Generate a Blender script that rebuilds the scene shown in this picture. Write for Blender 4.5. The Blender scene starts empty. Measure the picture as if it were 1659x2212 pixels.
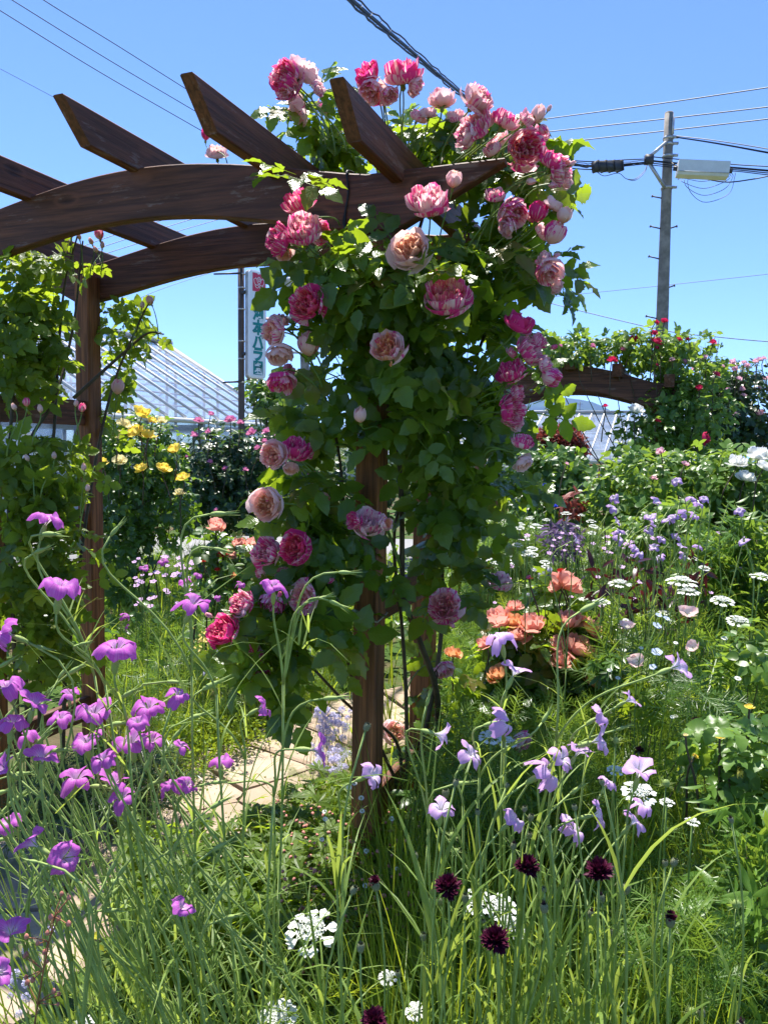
import bpy, math, random
import numpy as np
from mathutils import Matrix, Vector
rng = np.random.default_rng(11)
random.seed(5)
SC = bpy.context.scene
COL = SC.collection
R = math.radians
# ------------------------------------------------------------------ camera model
IW, IH, FPX = 1659.0, 2212.0, 1654.0
CAM = np.array([0.0, 0.0, 1.5])
_p, _r = R(5.0), R(1.0)
FWD = np.array([0, math.cos(_p), -math.sin(_p)])
_u0 = np.array([0, math.sin(_p), math.cos(_p)])
_r0 = np.array([1.0, 0, 0])
RGT = math.cos(_r) * _r0 + math.sin(_r) * _u0
UPV = math.cos(_r) * _u0 - math.sin(_r) * _r0
ZUP = np.array([0, 0, 1.0])


def at(px, py, Y):
    d = FWD + RGT * (px - IW / 2) / FPX + UPV * (IH / 2 - py) / FPX
    return CAM + d * (Y / d[1])


def ground_at(px, py, z=0.0):
    d = FWD + RGT * (px - IW / 2) / FPX + UPV * (IH / 2 - py) / FPX
    return CAM + d * ((z - CAM[2]) / d[2])


def face_dir(ang, tow):
    """unit vector leaning to image angle ang (0 right, 90 up) and by tow towards the viewer"""
    a = R(ang)
    s = math.sqrt(max(0.0, 1 - tow * tow))
    v = RGT * math.cos(a) * s + UPV * math.sin(a) * s - FWD * tow
    return v / np.linalg.norm(v)


# ------------------------------------------------------------------ objects
WM = {}


def _link(o, parent, mw):
    COL.objects.link(o)
    if parent is not None:
        o.parent = parent
        o.matrix_parent_inverse = WM[parent.name].inverted()
    o.matrix_basis = mw
    WM[o.name] = mw.copy()
    return o


def tag(o, label=None, cat=None, group=None, kind=None):
    if label: o['label'] = label
    if cat: o['category'] = cat
    if group: o['group'] = group
    if kind: o['kind'] = kind
    return o


def thing(name, label, cat, loc=(0, 0, 0), group=None):
    o = bpy.data.objects.new(name, None)
    o.empty_display_size = 0.1
    _link(o, None, Matrix.Translation(Vector([float(c) for c in loc])))
    return tag(o, label, cat, group)


def put(name, data, parent=None, mw=None, color=None):
    o = bpy.data.objects.new(name, data)
    _link(o, parent, mw if mw is not None else Matrix.Identity(4))
    if color is not None: o.color = color
    return o


class T:  # a small template: verts, faces (list of int arrays), data (u, v, layer, random)
    def __init__(s, v, f, d=None):
        s.v = np.asarray(v, float)
        s.f = [np.asarray(a, int) for a in (f if isinstance(f, list) else [f])]
        s.d = np.zeros((len(s.v), 4)) if d is None else np.asarray(d, float)

    def xf(s, M=None, t=(0, 0, 0), sc=1.0):
        v = s.v * sc
        if M is not None: v = v @ np.asarray(M).T
        return T(v + np.asarray(t), s.f, s.d)


def join(ts):
    v, f, d, n = [], [], [], 0
    for t in ts:
        v.append(t.v); d.append(t.d)
        f += [a + n for a in t.f]
        n += len(t.v)
    by = {}
    for a in f: by.setdefault(a.shape[1], []).append(a)
    return T(np.vstack(v), [np.vstack(x) for x in by.values()], np.vstack(d))


class MB:
    def __init__(s): s.v, s.d, s.f, s.m, s.n = [], [], [], [], 0

    def add(s, t, mat=0, rnd=None):
        d = t.d
        if rnd is not None:
            d = d.copy(); d[:, 3] = rnd
        s.v.append(t.v); s.d.append(d)
        for a in t.f:
            s.f.append(a + s.n); s.m.append(np.full(len(a), mat))
        s.n += len(t.v)

    def inst(s, t, Rm, pos, sc, rnd, mat=0):
        K, N = len(pos), len(t.v)
        if K == 0: return
        sc = np.asarray(sc, float)
        if sc.ndim == 0: sc = np.full(K, float(sc))
        v = np.einsum('kij,nj->kni', Rm, t.v) * sc[:, None, None] + pos[:, None, :]
        d = np.repeat(t.d[None], K, 0)
        d[:, :, 3] = np.asarray(rnd)[:, None] if np.ndim(rnd) else rnd
        s.v.append(v.reshape(-1, 3)); s.d.append(d.reshape(-1, 4))
        off = (np.arange(K) * N)[:, None, None]
        for a in t.f:
            b = (a[None] + off).reshape(-1, a.shape[1]) + s.n
            s.f.append(b); s.m.append(np.full(len(b), mat))
        s.n += K * N

    def mesh(s, name, mats, smooth=True):
        me = bpy.data.meshes.new(name)
        v = np.vstack(s.v).astype(np.float32)
        tot = np.concatenate([np.full(len(a), a.shape[1]) for a in s.f]).astype(np.int32)
        loops = np.concatenate([a.ravel() for a in s.f]).astype(np.int32)
        me.vertices.add(len(v)); me.vertices.foreach_set('co', v.ravel())
        me.loops.add(len(loops)); me.loops.foreach_set('vertex_index', loops)
        me.polygons.add(len(tot))
        me.polygons.foreach_set('loop_start', np.concatenate([[0], np.cumsum(tot)[:-1]]).astype(np.int32))
        me.polygons.foreach_set('loop_total', tot)
        me.polygons.foreach_set('material_index', np.concatenate(s.m).astype(np.int32))
        me.polygons.foreach_set('use_smooth', np.full(len(tot), smooth))
        for m in (mats if isinstance(mats, (list, tuple)) else [mats]): me.materials.append(m)
        at_ = me.attributes.new('dat', 'FLOAT_COLOR', 'POINT')
        at_.data.foreach_set('color', np.vstack(s.d).astype(np.float32).ravel())
        me.update(calc_edges=True)
        return me

    def build(s, name, mats, parent=None, smooth=True, mw=None, color=None):
        return put(name, s.mesh(name, mats, smooth), parent, mw, color)


# ------------------------------------------------------------------ geometry helpers
def nrm(a):
    a = np.asarray(a, float)
    return a / np.maximum(np.linalg.norm(a, axis=-1, keepdims=True), 1e-9)


def runit(k): return nrm(rng.normal(size=(k, 3)))


def frames(d, n):
    y = nrm(d)
    x = nrm(np.cross(y, n) + 1e-6)
    z = np.cross(x, y)
    return np.stack([x, y, z], axis=-1)


def mat_facing(pos, face, sc, spin=0.0):
    z = nrm(face)
    a = np.array([0, 0, 1.0]) if abs(z[2]) < .95 else np.array([1.0, 0, 0])
    x = nrm(np.cross(a, z)); y = np.cross(z, x)
    c, s = math.cos(spin), math.sin(spin)
    x, y = x * c + y * s, y * c - x * s
    M = Matrix.Identity(4)
    for i in range(3):
        M[i][0], M[i][1], M[i][2], M[i][3] = x[i] * sc, y[i] * sc, z[i] * sc, pos[i]
    return M


def tube(pts, rad, sides=6, cap=True, vv=None):
    p = np.asarray(pts, float); n = len(p)
    rad = np.full(n, rad) if np.ndim(rad) == 0 else np.asarray(rad, float)
    tg = nrm(np.gradient(p, axis=0))
    a = np.array([0, 0, 1.0]) if abs(tg[:, 2]).mean() < .8 else np.array([1.0, 0, 0])
    x = nrm(np.cross(tg, a)); y = np.cross(tg, x)
    th = np.arange(sides) / sides * 2 * np.pi
    v = p[:, None] + rad[:, None, None] * (x[:, None] * np.cos(th)[None, :, None] + y[:, None] * np.sin(th)[None, :, None])
    i = np.arange(n - 1)[:, None] * sides; j = np.arange(sides)[None]; j2 = (j + 1) % sides
    f = np.stack([i + j, i + j2, i + sides + j2, i + sides + j], -1).reshape(-1, 4)
    d = np.zeros((n, sides, 4)); d[:, :, 0] = th / 6.283; d[:, :, 1] = (np.linspace(0, 1, n) if vv is None else vv)[:, None]
    V = v.reshape(-1, 3); fs = [f]
    if cap:
        fs += [np.arange(sides)[None, ::-1], (np.arange(sides) + (n - 1) * sides)[None]]
    return T(V, fs, d.reshape(-1, 4))


def bez(p0, p1, p2, p3, n=8):
    t = np.linspace(0, 1, n + 1)[:, None]
    p0, p1, p2, p3 = [np.asarray(q, float) for q in (p0, p1, p2, p3)]
    return (1 - t) ** 3 * p0 + 3 * (1 - t) ** 2 * t * p1 + 3 * (1 - t) * t * t * p2 + t ** 3 * p3


def smooth_path(pts, n=6):
    p = np.asarray(pts, float); out = []
    q = np.vstack([2 * p[0] - p[1], p, 2 * p[-1] - p[-2]])
    for i in range(1, len(q) - 2):
        t = np.linspace(0, 1, n, endpoint=False)[:, None]
        a, b, c, d = q[i - 1], q[i], q[i + 1], q[i + 2]
        out.append(.5 * (2 * b + (c - a) * t + (2 * a - 5 * b + 4 * c - d) * t ** 2 + (3 * b - a - 3 * c + d) * t ** 3))
    return np.vstack(out + [p[-1:]])


def box(c, s, M=None):
    x, y, z = [q / 2 for q in s]
    v = np.array([[-x, -y, -z], [x, -y, -z], [x, y, -z], [-x, y, -z], [-x, -y, z], [x, -y, z], [x, y, z], [-x, y, z]])
    f = np.array([[0, 3, 2, 1], [4, 5, 6, 7], [0, 1, 5, 4], [1, 2, 6, 5], [2, 3, 7, 6], [3, 0, 4, 7]])
    if M is not None: v = v @ np.asarray(M).T
    return T(v + np.asarray(c), f)


def beam_between(a, b, w, h, up=ZUP):
    """box from a to b, w across, h along up"""
    a, b = np.asarray(a, float), np.asarray(b, float)
    y = nrm(b - a); x = nrm(np.cross(y, up)); z = np.cross(x, y)
    L = np.linalg.norm(b - a)
    return box((a + b) / 2, (w, L, h), np.stack([x, y, z], -1))


def cyl(a, b, r0, r1=None, sides=12):
    return tube([a, b], [r0, r0 if r1 is None else r1], sides)


def lathe(prof, sides=12, k=0.0):
    """profile of (r, z) turned about z"""
    pr = np.asarray(prof, float); n = len(pr)
    th = np.arange(sides) / sides * 2 * np.pi
    v = np.stack([pr[:, 0:1] * np.cos(th), pr[:, 0:1] * np.sin(th), np.repeat(pr[:, 1:2], sides, 1)], -1).reshape(-1, 3)
    i = np.arange(n - 1)[:, None] * sides; j = np.arange(sides)[None]; j2 = (j + 1) % sides
    f = np.stack([i + j, i + j2, i + sides + j2, i + sides + j], -1).reshape(-1, 4)
    d = np.zeros((n, sides, 4)); d[:, :, 0] = th / 6.283; d[:, :, 1] = np.linspace(0, 1, n)[:, None]; d[:, :, 2] = k
    return T(v, f, d.reshape(-1, 4))


def grid_faces(nu, nv):
    i = np.arange(nv)[:, None] * (nu + 1); j = np.arange(nu)[None]
    return np.stack([i + j, i + j + 1, i + nu + 2 + j, i + nu + 1 + j], -1).reshape(-1, 4)


# ------------------------------------------------------------------ node materials
class NT:
    def __init__(s, name):
        s.m = bpy.data.materials.new(name); s.m.use_nodes = True
        s.t = s.m.node_tree; s.t.nodes.clear()
        s.out = s.t.nodes.new('ShaderNodeOutputMaterial')

    def n(s, typ, ins=None, **props):
        nd = s.t.nodes.new('ShaderNode' + typ)
        for k, v in props.items(): setattr(nd, k, v)
        for k, v in (ins or {}).items():
            if isinstance(v, bpy.types.NodeSocket): s.t.links.new(v, nd.inputs[k])
            else:
                if isinstance(v, tuple) and len(v) == 3 and nd.inputs[k].type == 'RGBA': v = v + (1,)
                nd.inputs[k].default_value = v
        return nd

    def math(s, op, a, b=0.0, clamp=False):
        return s.n('Math', {0: a, 1: b}, operation=op, use_clamp=clamp).outputs[0]

    def mix(s, f, a, b):
        nd = s.n('Mix', {0: f, 6: a, 7: b}, data_type='RGBA'); return nd.outputs[2]

    def ss(s, x, lo, hi):
        nd = s.n('MapRange', {0: x, 1: lo, 2: hi, 3: 0.0, 4: 1.0}, interpolation_type='SMOOTHSTEP'); return nd.outputs[0]

    def dat(s):
        a = s.n('Attribute', attribute_name='dat')
        sp = s.n('SeparateColor', {0: a.outputs['Color']})
        return sp.outputs[0], sp.outputs[1], sp.outputs[2], a.outputs['Alpha']

    def noise(s, vec=None, scale=5.0, detail=3.0, rough=.5):
        ins = {'Scale': scale, 'Detail': detail, 'Roughness': rough}
        if vec is not None: ins['Vector'] = vec
        return s.n('TexNoise', ins).outputs[0]

    def vec(s, x, y, z): return s.n('CombineXYZ', {0: x, 1: y, 2: z}).outputs[0]

    def finish(s, sh):
        s.t.links.new(sh, s.out.inputs[0]); return s.m

    def pbr(s, col, rough=.6, spec=.5, metal=0.0, bump=None, bstr=.3, bdist=.01):
        ins = {'Base Color': col, 'Roughness': rough, 'Metallic': metal, 'Specular IOR Level': spec}
        if bump is not None:
            ins['Normal'] = s.n('Bump', {'Height': bump, 'Strength': bstr, 'Distance': bdist}).outputs[0]
        return s.n('BsdfPrincipled', ins).outputs[0]


def leaf_mat(name, dark, light, trans, tf=.38, rough=.38, spec=.5, vein=True, young=None):
    s = NT(name); u, v, k, r = s.dat()
    base = s.mix(r, dark, light)
    if young: base = s.mix(s.math('MULTIPLY', s.ss(r, .90, .95), .7), base, young)
    if vein:
        c = s.math('ABSOLUTE', s.math('SUBTRACT', u, .5))
        rib = s.ss(c, .07, .0)
        side = s.math('SINE', s.math('MULTIPLY', s.math('ADD', s.math('MULTIPLY', v, 1.0), s.math('MULTIPLY', c, -.8)), 44.0))
        base = s.mix(s.math('MULTIPLY', rib, .45), base, light)
        nrmh = s.math('ADD', s.math('MULTIPLY', side, .5), s.math('MULTIPLY', rib, -2.0))
        b = s.n('Bump', {'Height': nrmh, 'Strength': .25, 'Distance': .002}).outputs[0]
    n1 = s.noise(s.n('TexCoord').outputs['Object'], 14.0, 2.0)
    base = s.mix(s.math('MULTIPLY', s.ss(n1, .45, .75), .35), base, light)
    ins = {'Base Color': base, 'Roughness': rough, 'Specular IOR Level': spec}
    if vein: ins['Normal'] = b
    pr = s.n('BsdfPrincipled', ins).outputs[0]
    tr = s.n('BsdfTranslucent', {0: s.mix(r, tuple(c * .75 for c in trans), trans)}).outputs[0]
    return s.finish(s.n('MixShader', {0: tf, 1: pr, 2: tr}).outputs[0])


def plain_mat(name, col, rough=.6, spec=.4, metal=0.0, var=.25, scale=8.0, bstr=.15):
    s = NT(name)
    nz = s.noise(s.n('TexCoord').outputs['Object'], scale, 5.0, .6)
    c = s.mix(s.ss(nz, .3, .75), tuple(q * (1 - var) for q in col), tuple(min(1, q * (1 + var)) for q in col))
    return s.finish(s.pbr(c, rough, spec, metal, nz, bstr, .01))


def petal_mat(name, edge, core, tf=.35, span=(.15, .75), var=None, lines=False):
    """core colour at the base of the petal fading to edge colour at the rim"""
    s = NT(name); u, v, k, r = s.dat()
    c = s.mix(s.ss(v, span[0], span[1]), core, edge)
    if var is not None: c = s.mix(s.math('MULTIPLY', r, .8), c, var)
    if lines:
        uu = s.math('ABSOLUTE', s.math('SUBTRACT', s.math('FRACT', u), .5))
        l1 = s.ss(uu, .022, .008); l2 = s.ss(s.math('ABSOLUTE', s.math('SUBTRACT', uu, .17)), .02, .008)
        ln = s.math('MULTIPLY', s.math('ADD', l1, l2, True), s.math('MULTIPLY', s.ss(v, .25, .4), s.ss(v, .8, .5)))
        c = s.mix(s.math('MULTIPLY', ln, .8), c, (.16, .05, .22))
        st = s.noise(s.vec(s.math('MULTIPLY', u, 26.0), s.math('MULTIPLY', v, 1.5), r), 1.0, 2.0)
        c = s.mix(s.math('MULTIPLY', s.ss(st, .45, .7), .22), c, core)
    pr = s.n('BsdfPrincipled', {'Base Color': c, 'Roughness': .55, 'Specular IOR Level': .25}).outputs[0]
    tr = s.n('BsdfTranslucent', {0: c}).outputs[0]
    return s.finish(s.n('MixShader', {0: tf, 1: pr, 2: tr}).outputs[0])


def striped_petal_mat(name):
    s = NT(name); u, v, k, r = s.dat()
    oi = s.n('ObjectInfo'); sp = s.n('SeparateColor', {0: oi.outputs['Color']})
    pink, warm = sp.outputs[0], sp.outputs[1]
    nz = s.noise(s.vec(s.math('MULTIPLY', u, 9.0), s.math('MULTIPLY', v, .9), s.math('ADD', s.math('MULTIPLY', r, 31.0), s.math('MULTIPLY', oi.outputs['Random'], 17.0))), 1.0, 3.0, .6)
    th = s.math('ADD', s.math('ADD', nz, s.math('MULTIPLY', s.math('SUBTRACT', pink, .67), .50)), s.math('MULTIPLY', s.math('SUBTRACT', r, .5), .16))
    th = s.math('ADD', th, s.math('MULTIPLY', s.math('SUBTRACT', v, .55), .12))
    stripe = s.ss(th, .50, .57)
    inner = s.math('MULTIPLY', s.ss(k, .10, .6), warm)
    cream = s.mix(inner, (.93, .76, .72), (.95, .52, .14))
    cream = s.mix(s.math('MULTIPLY', s.ss(v, .75, .05), s.math('ADD', .35, s.math('MULTIPLY', warm, .6))), cream, (.93, .66, .26))
    mag = s.mix(pink, (.76, .10, .40), (.84, .045, .27))
    mag = s.mix(s.math('MULTIPLY', inner, .6), mag, (.88, .18, .14))
    blush = s.mix(s.math('MULTIPLY', s.ss(nz, .25, .5), s.math('ADD', .12, s.math('MULTIPLY', pink, .45))), cream, (.90, .42, .56))
    c = s.mix(stripe, blush, mag)
    pr = s.n('BsdfPrincipled', {'Base Color': c, 'Roughness': .5, 'Specular IOR Level': .25}).outputs[0]
    tr = s.n('BsdfTranslucent', {0: c}).outputs[0]
    return s.finish(s.n('MixShader', {0: .45, 1: pr, 2: tr}).outputs[0])


def wood_mat(name, dark, mid, worn, wear=.5):
    s = NT(name)
    co = s.n('TexCoord').outputs['Object']; oi = s.n('ObjectInfo')
    sh = s.n('VectorMath', {0: co, 1: s.vec(s.math('MULTIPLY', oi.outputs['Random'], 13.0), oi.outputs['Random'], 0.0)}, operation='ADD').outputs[0]
    grain = s.noise(s.n('VectorMath', {0: sh, 1: (3.0, 70.0, 70.0)}, operation='MULTIPLY').outputs[0], 1.0, 5.0, .65)
    big = s.noise(s.n('VectorMath', {0: sh, 1: (2.5, 9.0, 9.0)}, operation='MULTIPLY').outputs[0], 1.0, 3.0, .5)
    c = s.mix(s.ss(grain, .3, .7), dark, mid)
    c = s.mix(s.math('MULTIPLY', s.ss(big, .4, .7), .55), c, dark)
    w = s.math('MULTIPLY', s.ss(s.noise(s.n('VectorMath', {0: sh, 1: (6.0, 22.0, 22.0)}, operation='MULTIPLY').outputs[0], 1.0, 6.0, .7), .565, .64), s.ss(grain, .40, .58))
    c = s.mix(s.math('MULTIPLY', w, wear), c, worn)
    # knots: dark elongated spots with rings
    vo = s.n('TexVoronoi', {'Vector': s.n('VectorMath', {0: sh, 1: (2.1, .5, 4.5)}, operation='MULTIPLY').outputs[0], 'Scale': 1.0, 'Randomness': 1.0})
    dk = s.math('ADD', vo.outputs['Distance'], s.math('MULTIPLY', s.math('SUBTRACT', grain, .5), .06))
    kn = s.ss(dk, .115, .06)
    c = s.mix(s.math('MULTIPLY', kn, .75), c, tuple(q * .35 for q in dark))
    ring = s.math('MULTIPLY', s.ss(dk, .16, .125), s.ss(dk, .10, .125))
    c = s.mix(s.math('MULTIPLY', ring, .5), c, mid)
    h = s.math('SUBTRACT', s.math('ADD', grain, s.math('MULTIPLY', w, -.3)), s.math('MULTIPLY', kn, .6))
    return s.finish(s.pbr(c, .62, .35, 0.0, h, .5, .006))
# ------------------------------------------------------------------ plant templates
def leaf_T(n=6, W=.62, fold=.10, droop=.16, serr=0.0, k=0.0, peak=.8, wave=0.0, seed=0):
    r = np.random.default_rng(seed)
    v = np.linspace(0, 1, n + 1)
    w = W / 2 * np.sin(np.pi * np.clip(v, 0, 1) ** peak) ** .85
    w[0], w[-1] = .012, 0.004
    if serr: w[1:-1] *= 1 + serr * (np.arange(1, n) % 2 * 2 - 1)
    z = -droop * v ** 2
    wob = wave * r.normal(size=(n + 1, 2))
    V = np.zeros((n + 1, 3, 3))
    for j, sx in enumerate((-1, 0, 1)):
        V[:, j, 0] = sx * w; V[:, j, 1] = v
        V[:, j, 2] = z + abs(sx) * (fold * w * 2 + (wob[:, 0] if sx < 0 else wob[:, 1]) * w)
    d = np.zeros((n + 1, 3, 4)); d[:, 0, 0] = 0; d[:, 1, 0] = .5; d[:, 2, 0] = 1; d[:, :, 1] = v[:, None]; d[:, :, 2] = k
    return T(V.reshape(-1, 3), grid_faces(2, n), d.reshape(-1, 4))


def rotz(a):
    c, s = math.cos(a), math.sin(a); return np.array([[c, -s, 0], [s, c, 0], [0, 0, 1]])


def rotx(a):
    c, s = math.cos(a), math.sin(a); return np.array([[1, 0, 0], [0, c, -s], [0, s, c]])


def roty(a):
    c, s = math.cos(a), math.sin(a); return np.array([[c, 0, s], [0, 1, 0], [-s, 0, c]])


def compound_T(n=6, serr=.0, seed=0, pairs=2, W=.66):
    r = np.random.default_rng(seed); ts = []
    rach = leaf_T(3, .03, 0, .06); ts.append(rach)
    spots = [(1.0, 0, .60)]
    for i in range(pairs):
        y = 1.0 - .02 - .34 * (i + .45)
        spots += [(y, 1, .55 - .06 * i), (y, -1, .55 - .06 * i)]
    for y, sd, sz in spots:
        lf = leaf_T(n, W * r.uniform(.9, 1.1), r.uniform(.04, .2), r.uniform(.05, .3), serr, wave=.12, seed=seed + len(ts))
        M = rotz(-sd * R(r.uniform(55, 75))) @ rotx(R(r.uniform(-22, 14))) @ roty(R(r.uniform(-18, 18)))
        ts.append(lf.xf(M, (0, y - .06, -.06 * y * y), sz * r.uniform(.88, 1.1)))
    return join(ts)


ROSE_LEAF = [compound_T(9, .10, s, 2) for s in (1, 2, 3, 4)]
MID_LEAF = [compound_T(4, 0, s, 1) for s in (5, 6, 7)]
SIMPLE_LEAF = leaf_T(2, .62, .12, .15)
LONG_LEAF = leaf_T(4, .26, .1, .35)


def petal_T(path, A, rnd_, k, nu=4, nv=5, roundv=.2, notch=0.0, ruffle=.06, seed=0, ang=0.0, claw=.35, uoff=None, tilt=0.0):
    """a petal around +Z: path gives (r, z) control points of its midline"""
    r = np.random.default_rng(seed)
    u = np.linspace(-1, 1, nu + 1)[None]; v = np.linspace(0, 1, nv + 1)[:, None]
    vv = v * (1 - roundv * u ** 2 * v - notch * np.exp(-(u / .22) ** 2) * v)
    p = np.asarray(path, float)
    if len(p) == 3:
        rr = (1 - vv) ** 2 * p[0, 0] + 2 * (1 - vv) * vv * p[1, 0] + vv ** 2 * p[2, 0]
        zz = (1 - vv) ** 2 * p[0, 1] + 2 * (1 - vv) * vv * p[1, 1] + vv ** 2 * p[2, 1]
    else:
        t = np.linspace(0, 1, len(p)); rr = np.interp(vv, t, p[:, 0]); zz = np.interp(vv, t, p[:, 1])
    aw = A * np.clip(claw + (1 - claw) * np.sin(np.clip(v * 1.15, 0, 1) * np.pi / 2), 0, 1)
    an = ang + u * aw
    ph = r.uniform(0, 6.28, 3)
    rr = rr + ruffle * v ** 2 * np.sin(u * 2.6 + ph[0]) + .6 * ruffle * v ** 3 * np.sin(u * 6 + ph[1])
    zz = zz + ruffle * v ** 2 * np.sin(u * 3.4 + ph[2]) + tilt * v * u
    V = np.stack([rr * np.cos(an), rr * np.sin(an), zz], -1).reshape(-1, 3)
    d = np.zeros((nv + 1, nu + 1, 4))
    d[:, :, 0] = (u + 1) / 2 + (r.integers(0, 9) if uoff is None else uoff); d[:, :, 1] = v; d[:, :, 2] = k; d[:, :, 3] = rnd_
    return T(V, grid_faces(nu, nv), d.reshape(-1, 4))


def rose_T(seed, openness=.6, rings=7, nu=4, nv=5):
    """a full old-style rose, radius about 1, facing +Z"""
    r = np.random.default_rng(seed); ts = []
    counts = [5, 6, 6, 7, 7, 6, 5, 4][:rings] if rings > 4 else [5, 5, 4, 3][:rings]
    for q, n in enumerate(counts):
        k = q / max(1, rings - 1)
        rad = (1.0 - .86 * k ** .9) * (1 if q else 1.02)
        zr = (.10 if q == 0 else .36 - .10 * k) + (1 - openness) * (.40 - .15 * k) - (openness * .40 if q == 0 else openness * .12 if q == 1 else 0)
        off = r.uniform(0, 6.28)
        for i in range(n):
            if q == 0 and r.random() < .12: continue
            rm = rad * r.uniform(.86, 1.12); zt = zr + r.normal() * .08
            end = (rm * (1.0 if q > 1 else 1.06), zt)
            path = [(.04, -.62), (rm * (1.12 if openness > .5 or q else 1.25), -.55 + .30 * k), end]
            c = r.normal(size=2) * .045 * (k + .2)
            t = petal_T(path, math.pi / n * r.uniform(1.05, 1.35), r.random(), k, nu, nv, r.uniform(.10, .26), r.uniform(0, .05), .05 + .07 * k, r.integers(1e6), off + i * 6.283 / n + r.normal() * .14, tilt=r.normal() * .08)
            ts.append(t.xf(None, (c[0], c[1], 0)))
    # crumpled heart petals
    for i in range(14 if rings > 4 else 3):
        a = r.uniform(0, 6.28); rr_ = abs(r.normal()) * .30
        t = petal_T([(.02, -.4), (.22, -.25), (.20, .24 + r.normal() * .05)], r.uniform(.5, 1.1), r.random(), r.uniform(.75, 1), 3, 4, .15, .08, .09, r.integers(1e6), r.uniform(0, 6.28))
        ts.append(t.xf(rotx(r.normal() * .25), (rr_ * math.cos(a), rr_ * math.sin(a), .0 - rr_ * .15)))
    return join(ts)


def bud_T(seed, swell=.5):
    r = np.random.default_rng(seed); ts = []
    for q in range(3):
        n = 4 if q < 2 else 3
        for i in range(n):
            rm = (.56 - .15 * q) * (.8 + .4 * swell)
            path = [(.05, -.6), (rm * 1.55, -.15), (rm * (.35 + .5 * swell) * (1 if q else 1.1), .85 + .05 * q + r.normal() * .05)]
            ts.append(petal_T(path, math.pi / n * 1.3, r.random(), q * .35, 4, 5, .22, 0, .04, r.integers(1e6), r.uniform(0, 1) + i * 6.283 / n))
    return join(ts)


def calyx_T(spread=.9, L=.7, hip=.16, n=5, base=-.62):
    ts = [lathe([(.03, base - .34), (hip, base - .22), (hip * .9, base - .05), (hip * 1.2, base + .02)], 7)]
    for i in range(n):
        a = i * 2 * math.pi / n
        lf = leaf_T(4, .30, .15, .25, peak=.6)
        M = rotz(a) @ rotx(R(75 - 70 * spread))
        ts.append(lf.xf(M, (0, 0, base), L))
    return join(ts)


ROSES = [rose_T(20 + i, o) for i, o in enumerate((.35, .5, .6, .7, .8, .95, .45, .65, .55, .75, .85, .4))]
ROSE_LO = [rose_T(60 + i, o, 4, 3, 3) for i, o in enumerate((.5, .8, .95))]
ROSE_MED = [rose_T(80 + i, o, 5, 4, 4) for i, o in enumerate((.75, .9, 1.0))]
BUDS = [bud_T(40 + i, s_) for i, s_ in enumerate((.2, .6, 1.0))]
CALYX = calyx_T(); CALYX_BUD = calyx_T(.35, .9)


def cockle_T(seed):
    r = np.random.default_rng(seed); ts = []
    flare = r.uniform(.1, .8)
    for i in range(5):
        dr = r.normal() * .2
        path = [(.05, 0), (.10, .28), (.26, .56), (.58, .72 + dr * .5), (.86, .72 - flare * .35 + dr), (1.0, .66 - flare + dr * 1.5)]
        ts.append(petal_T(path, math.pi / 5 * r.uniform(.94, 1.12), r.random(), .3, 6, 8, .22, .07, .10, r.integers(1e6), i * 6.283 / 5 + r.normal() * .07, .42, 0, r.normal() * .10))
    return join(ts)


COCKLE = [cockle_T(100 + i) for i in range(6)]


def cockle_calyx_T():
    ts = [lathe([(.03, -.95), (.11, -.86), (.17, -.6), (.18, -.35), (.13, -.02), (.10, .08)], 10)]
    for i in range(5):
        a = i * 6.283 / 5 + .6
        ts.append(leaf_T(4, .10, .1, .1, peak=.7).xf(rotz(a) @ rotx(R(62)), (0, 0, 0), .8))
    return join(ts)


def cockle_bud_T(tip):
    ts = [lathe([(.02, -.75), (.13, -.62), (.19, -.3), (.17, 0), (.10, .35), (.05, .6), (.02, .8)], 8)]
    for i in range(5):
        a = i * 6.283 / 5
        ts.append(leaf_T(3, .08, .1, -.05 + tip, peak=.7).xf(rotz(a) @ rotx(R(84)), (.1 * math.sin(-a), .1 * math.cos(a), -.0), 1.25))
    return join(ts)


COCKLE_CALYX = cockle_calyx_T(); COCKLE_BUD = [cockle_bud_T(0), cockle_bud_T(.12)]


def simple_flower_T(seed, n, path, over=1.05, roundv=.2, notch=0.0, ruf=.05, claw=.3, nu=4, nv=4):
    r = np.random.default_rng(seed)
    return join([petal_T(path, math.pi / n * over, r.random(), 0, nu, nv, roundv, notch, ruf, r.integers(1e6), i * 6.283 / n, claw, 0) for i in range(n)])


POPPY = simple_flower_T(3, 4, [(.03, -.35), (.75, -.3), (1.0, .45)], 1.4, .18, .03, .17)
FLAX = simple_flower_T(4, 5, [(.03, -.1), (.5, .1), (1.0, .15)], 1.05, .2)
PHLOX = simple_flower_T(6, 5, [(.02, -.3), (.12, .0), (1.0, .06)], .95, .22, .05)
DAISY = simple_flower_T(8, 13, [(.2, 0), (.6, .05), (1.0, 0)], .95, .3, 0, .02, .6, 2, 3)


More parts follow.
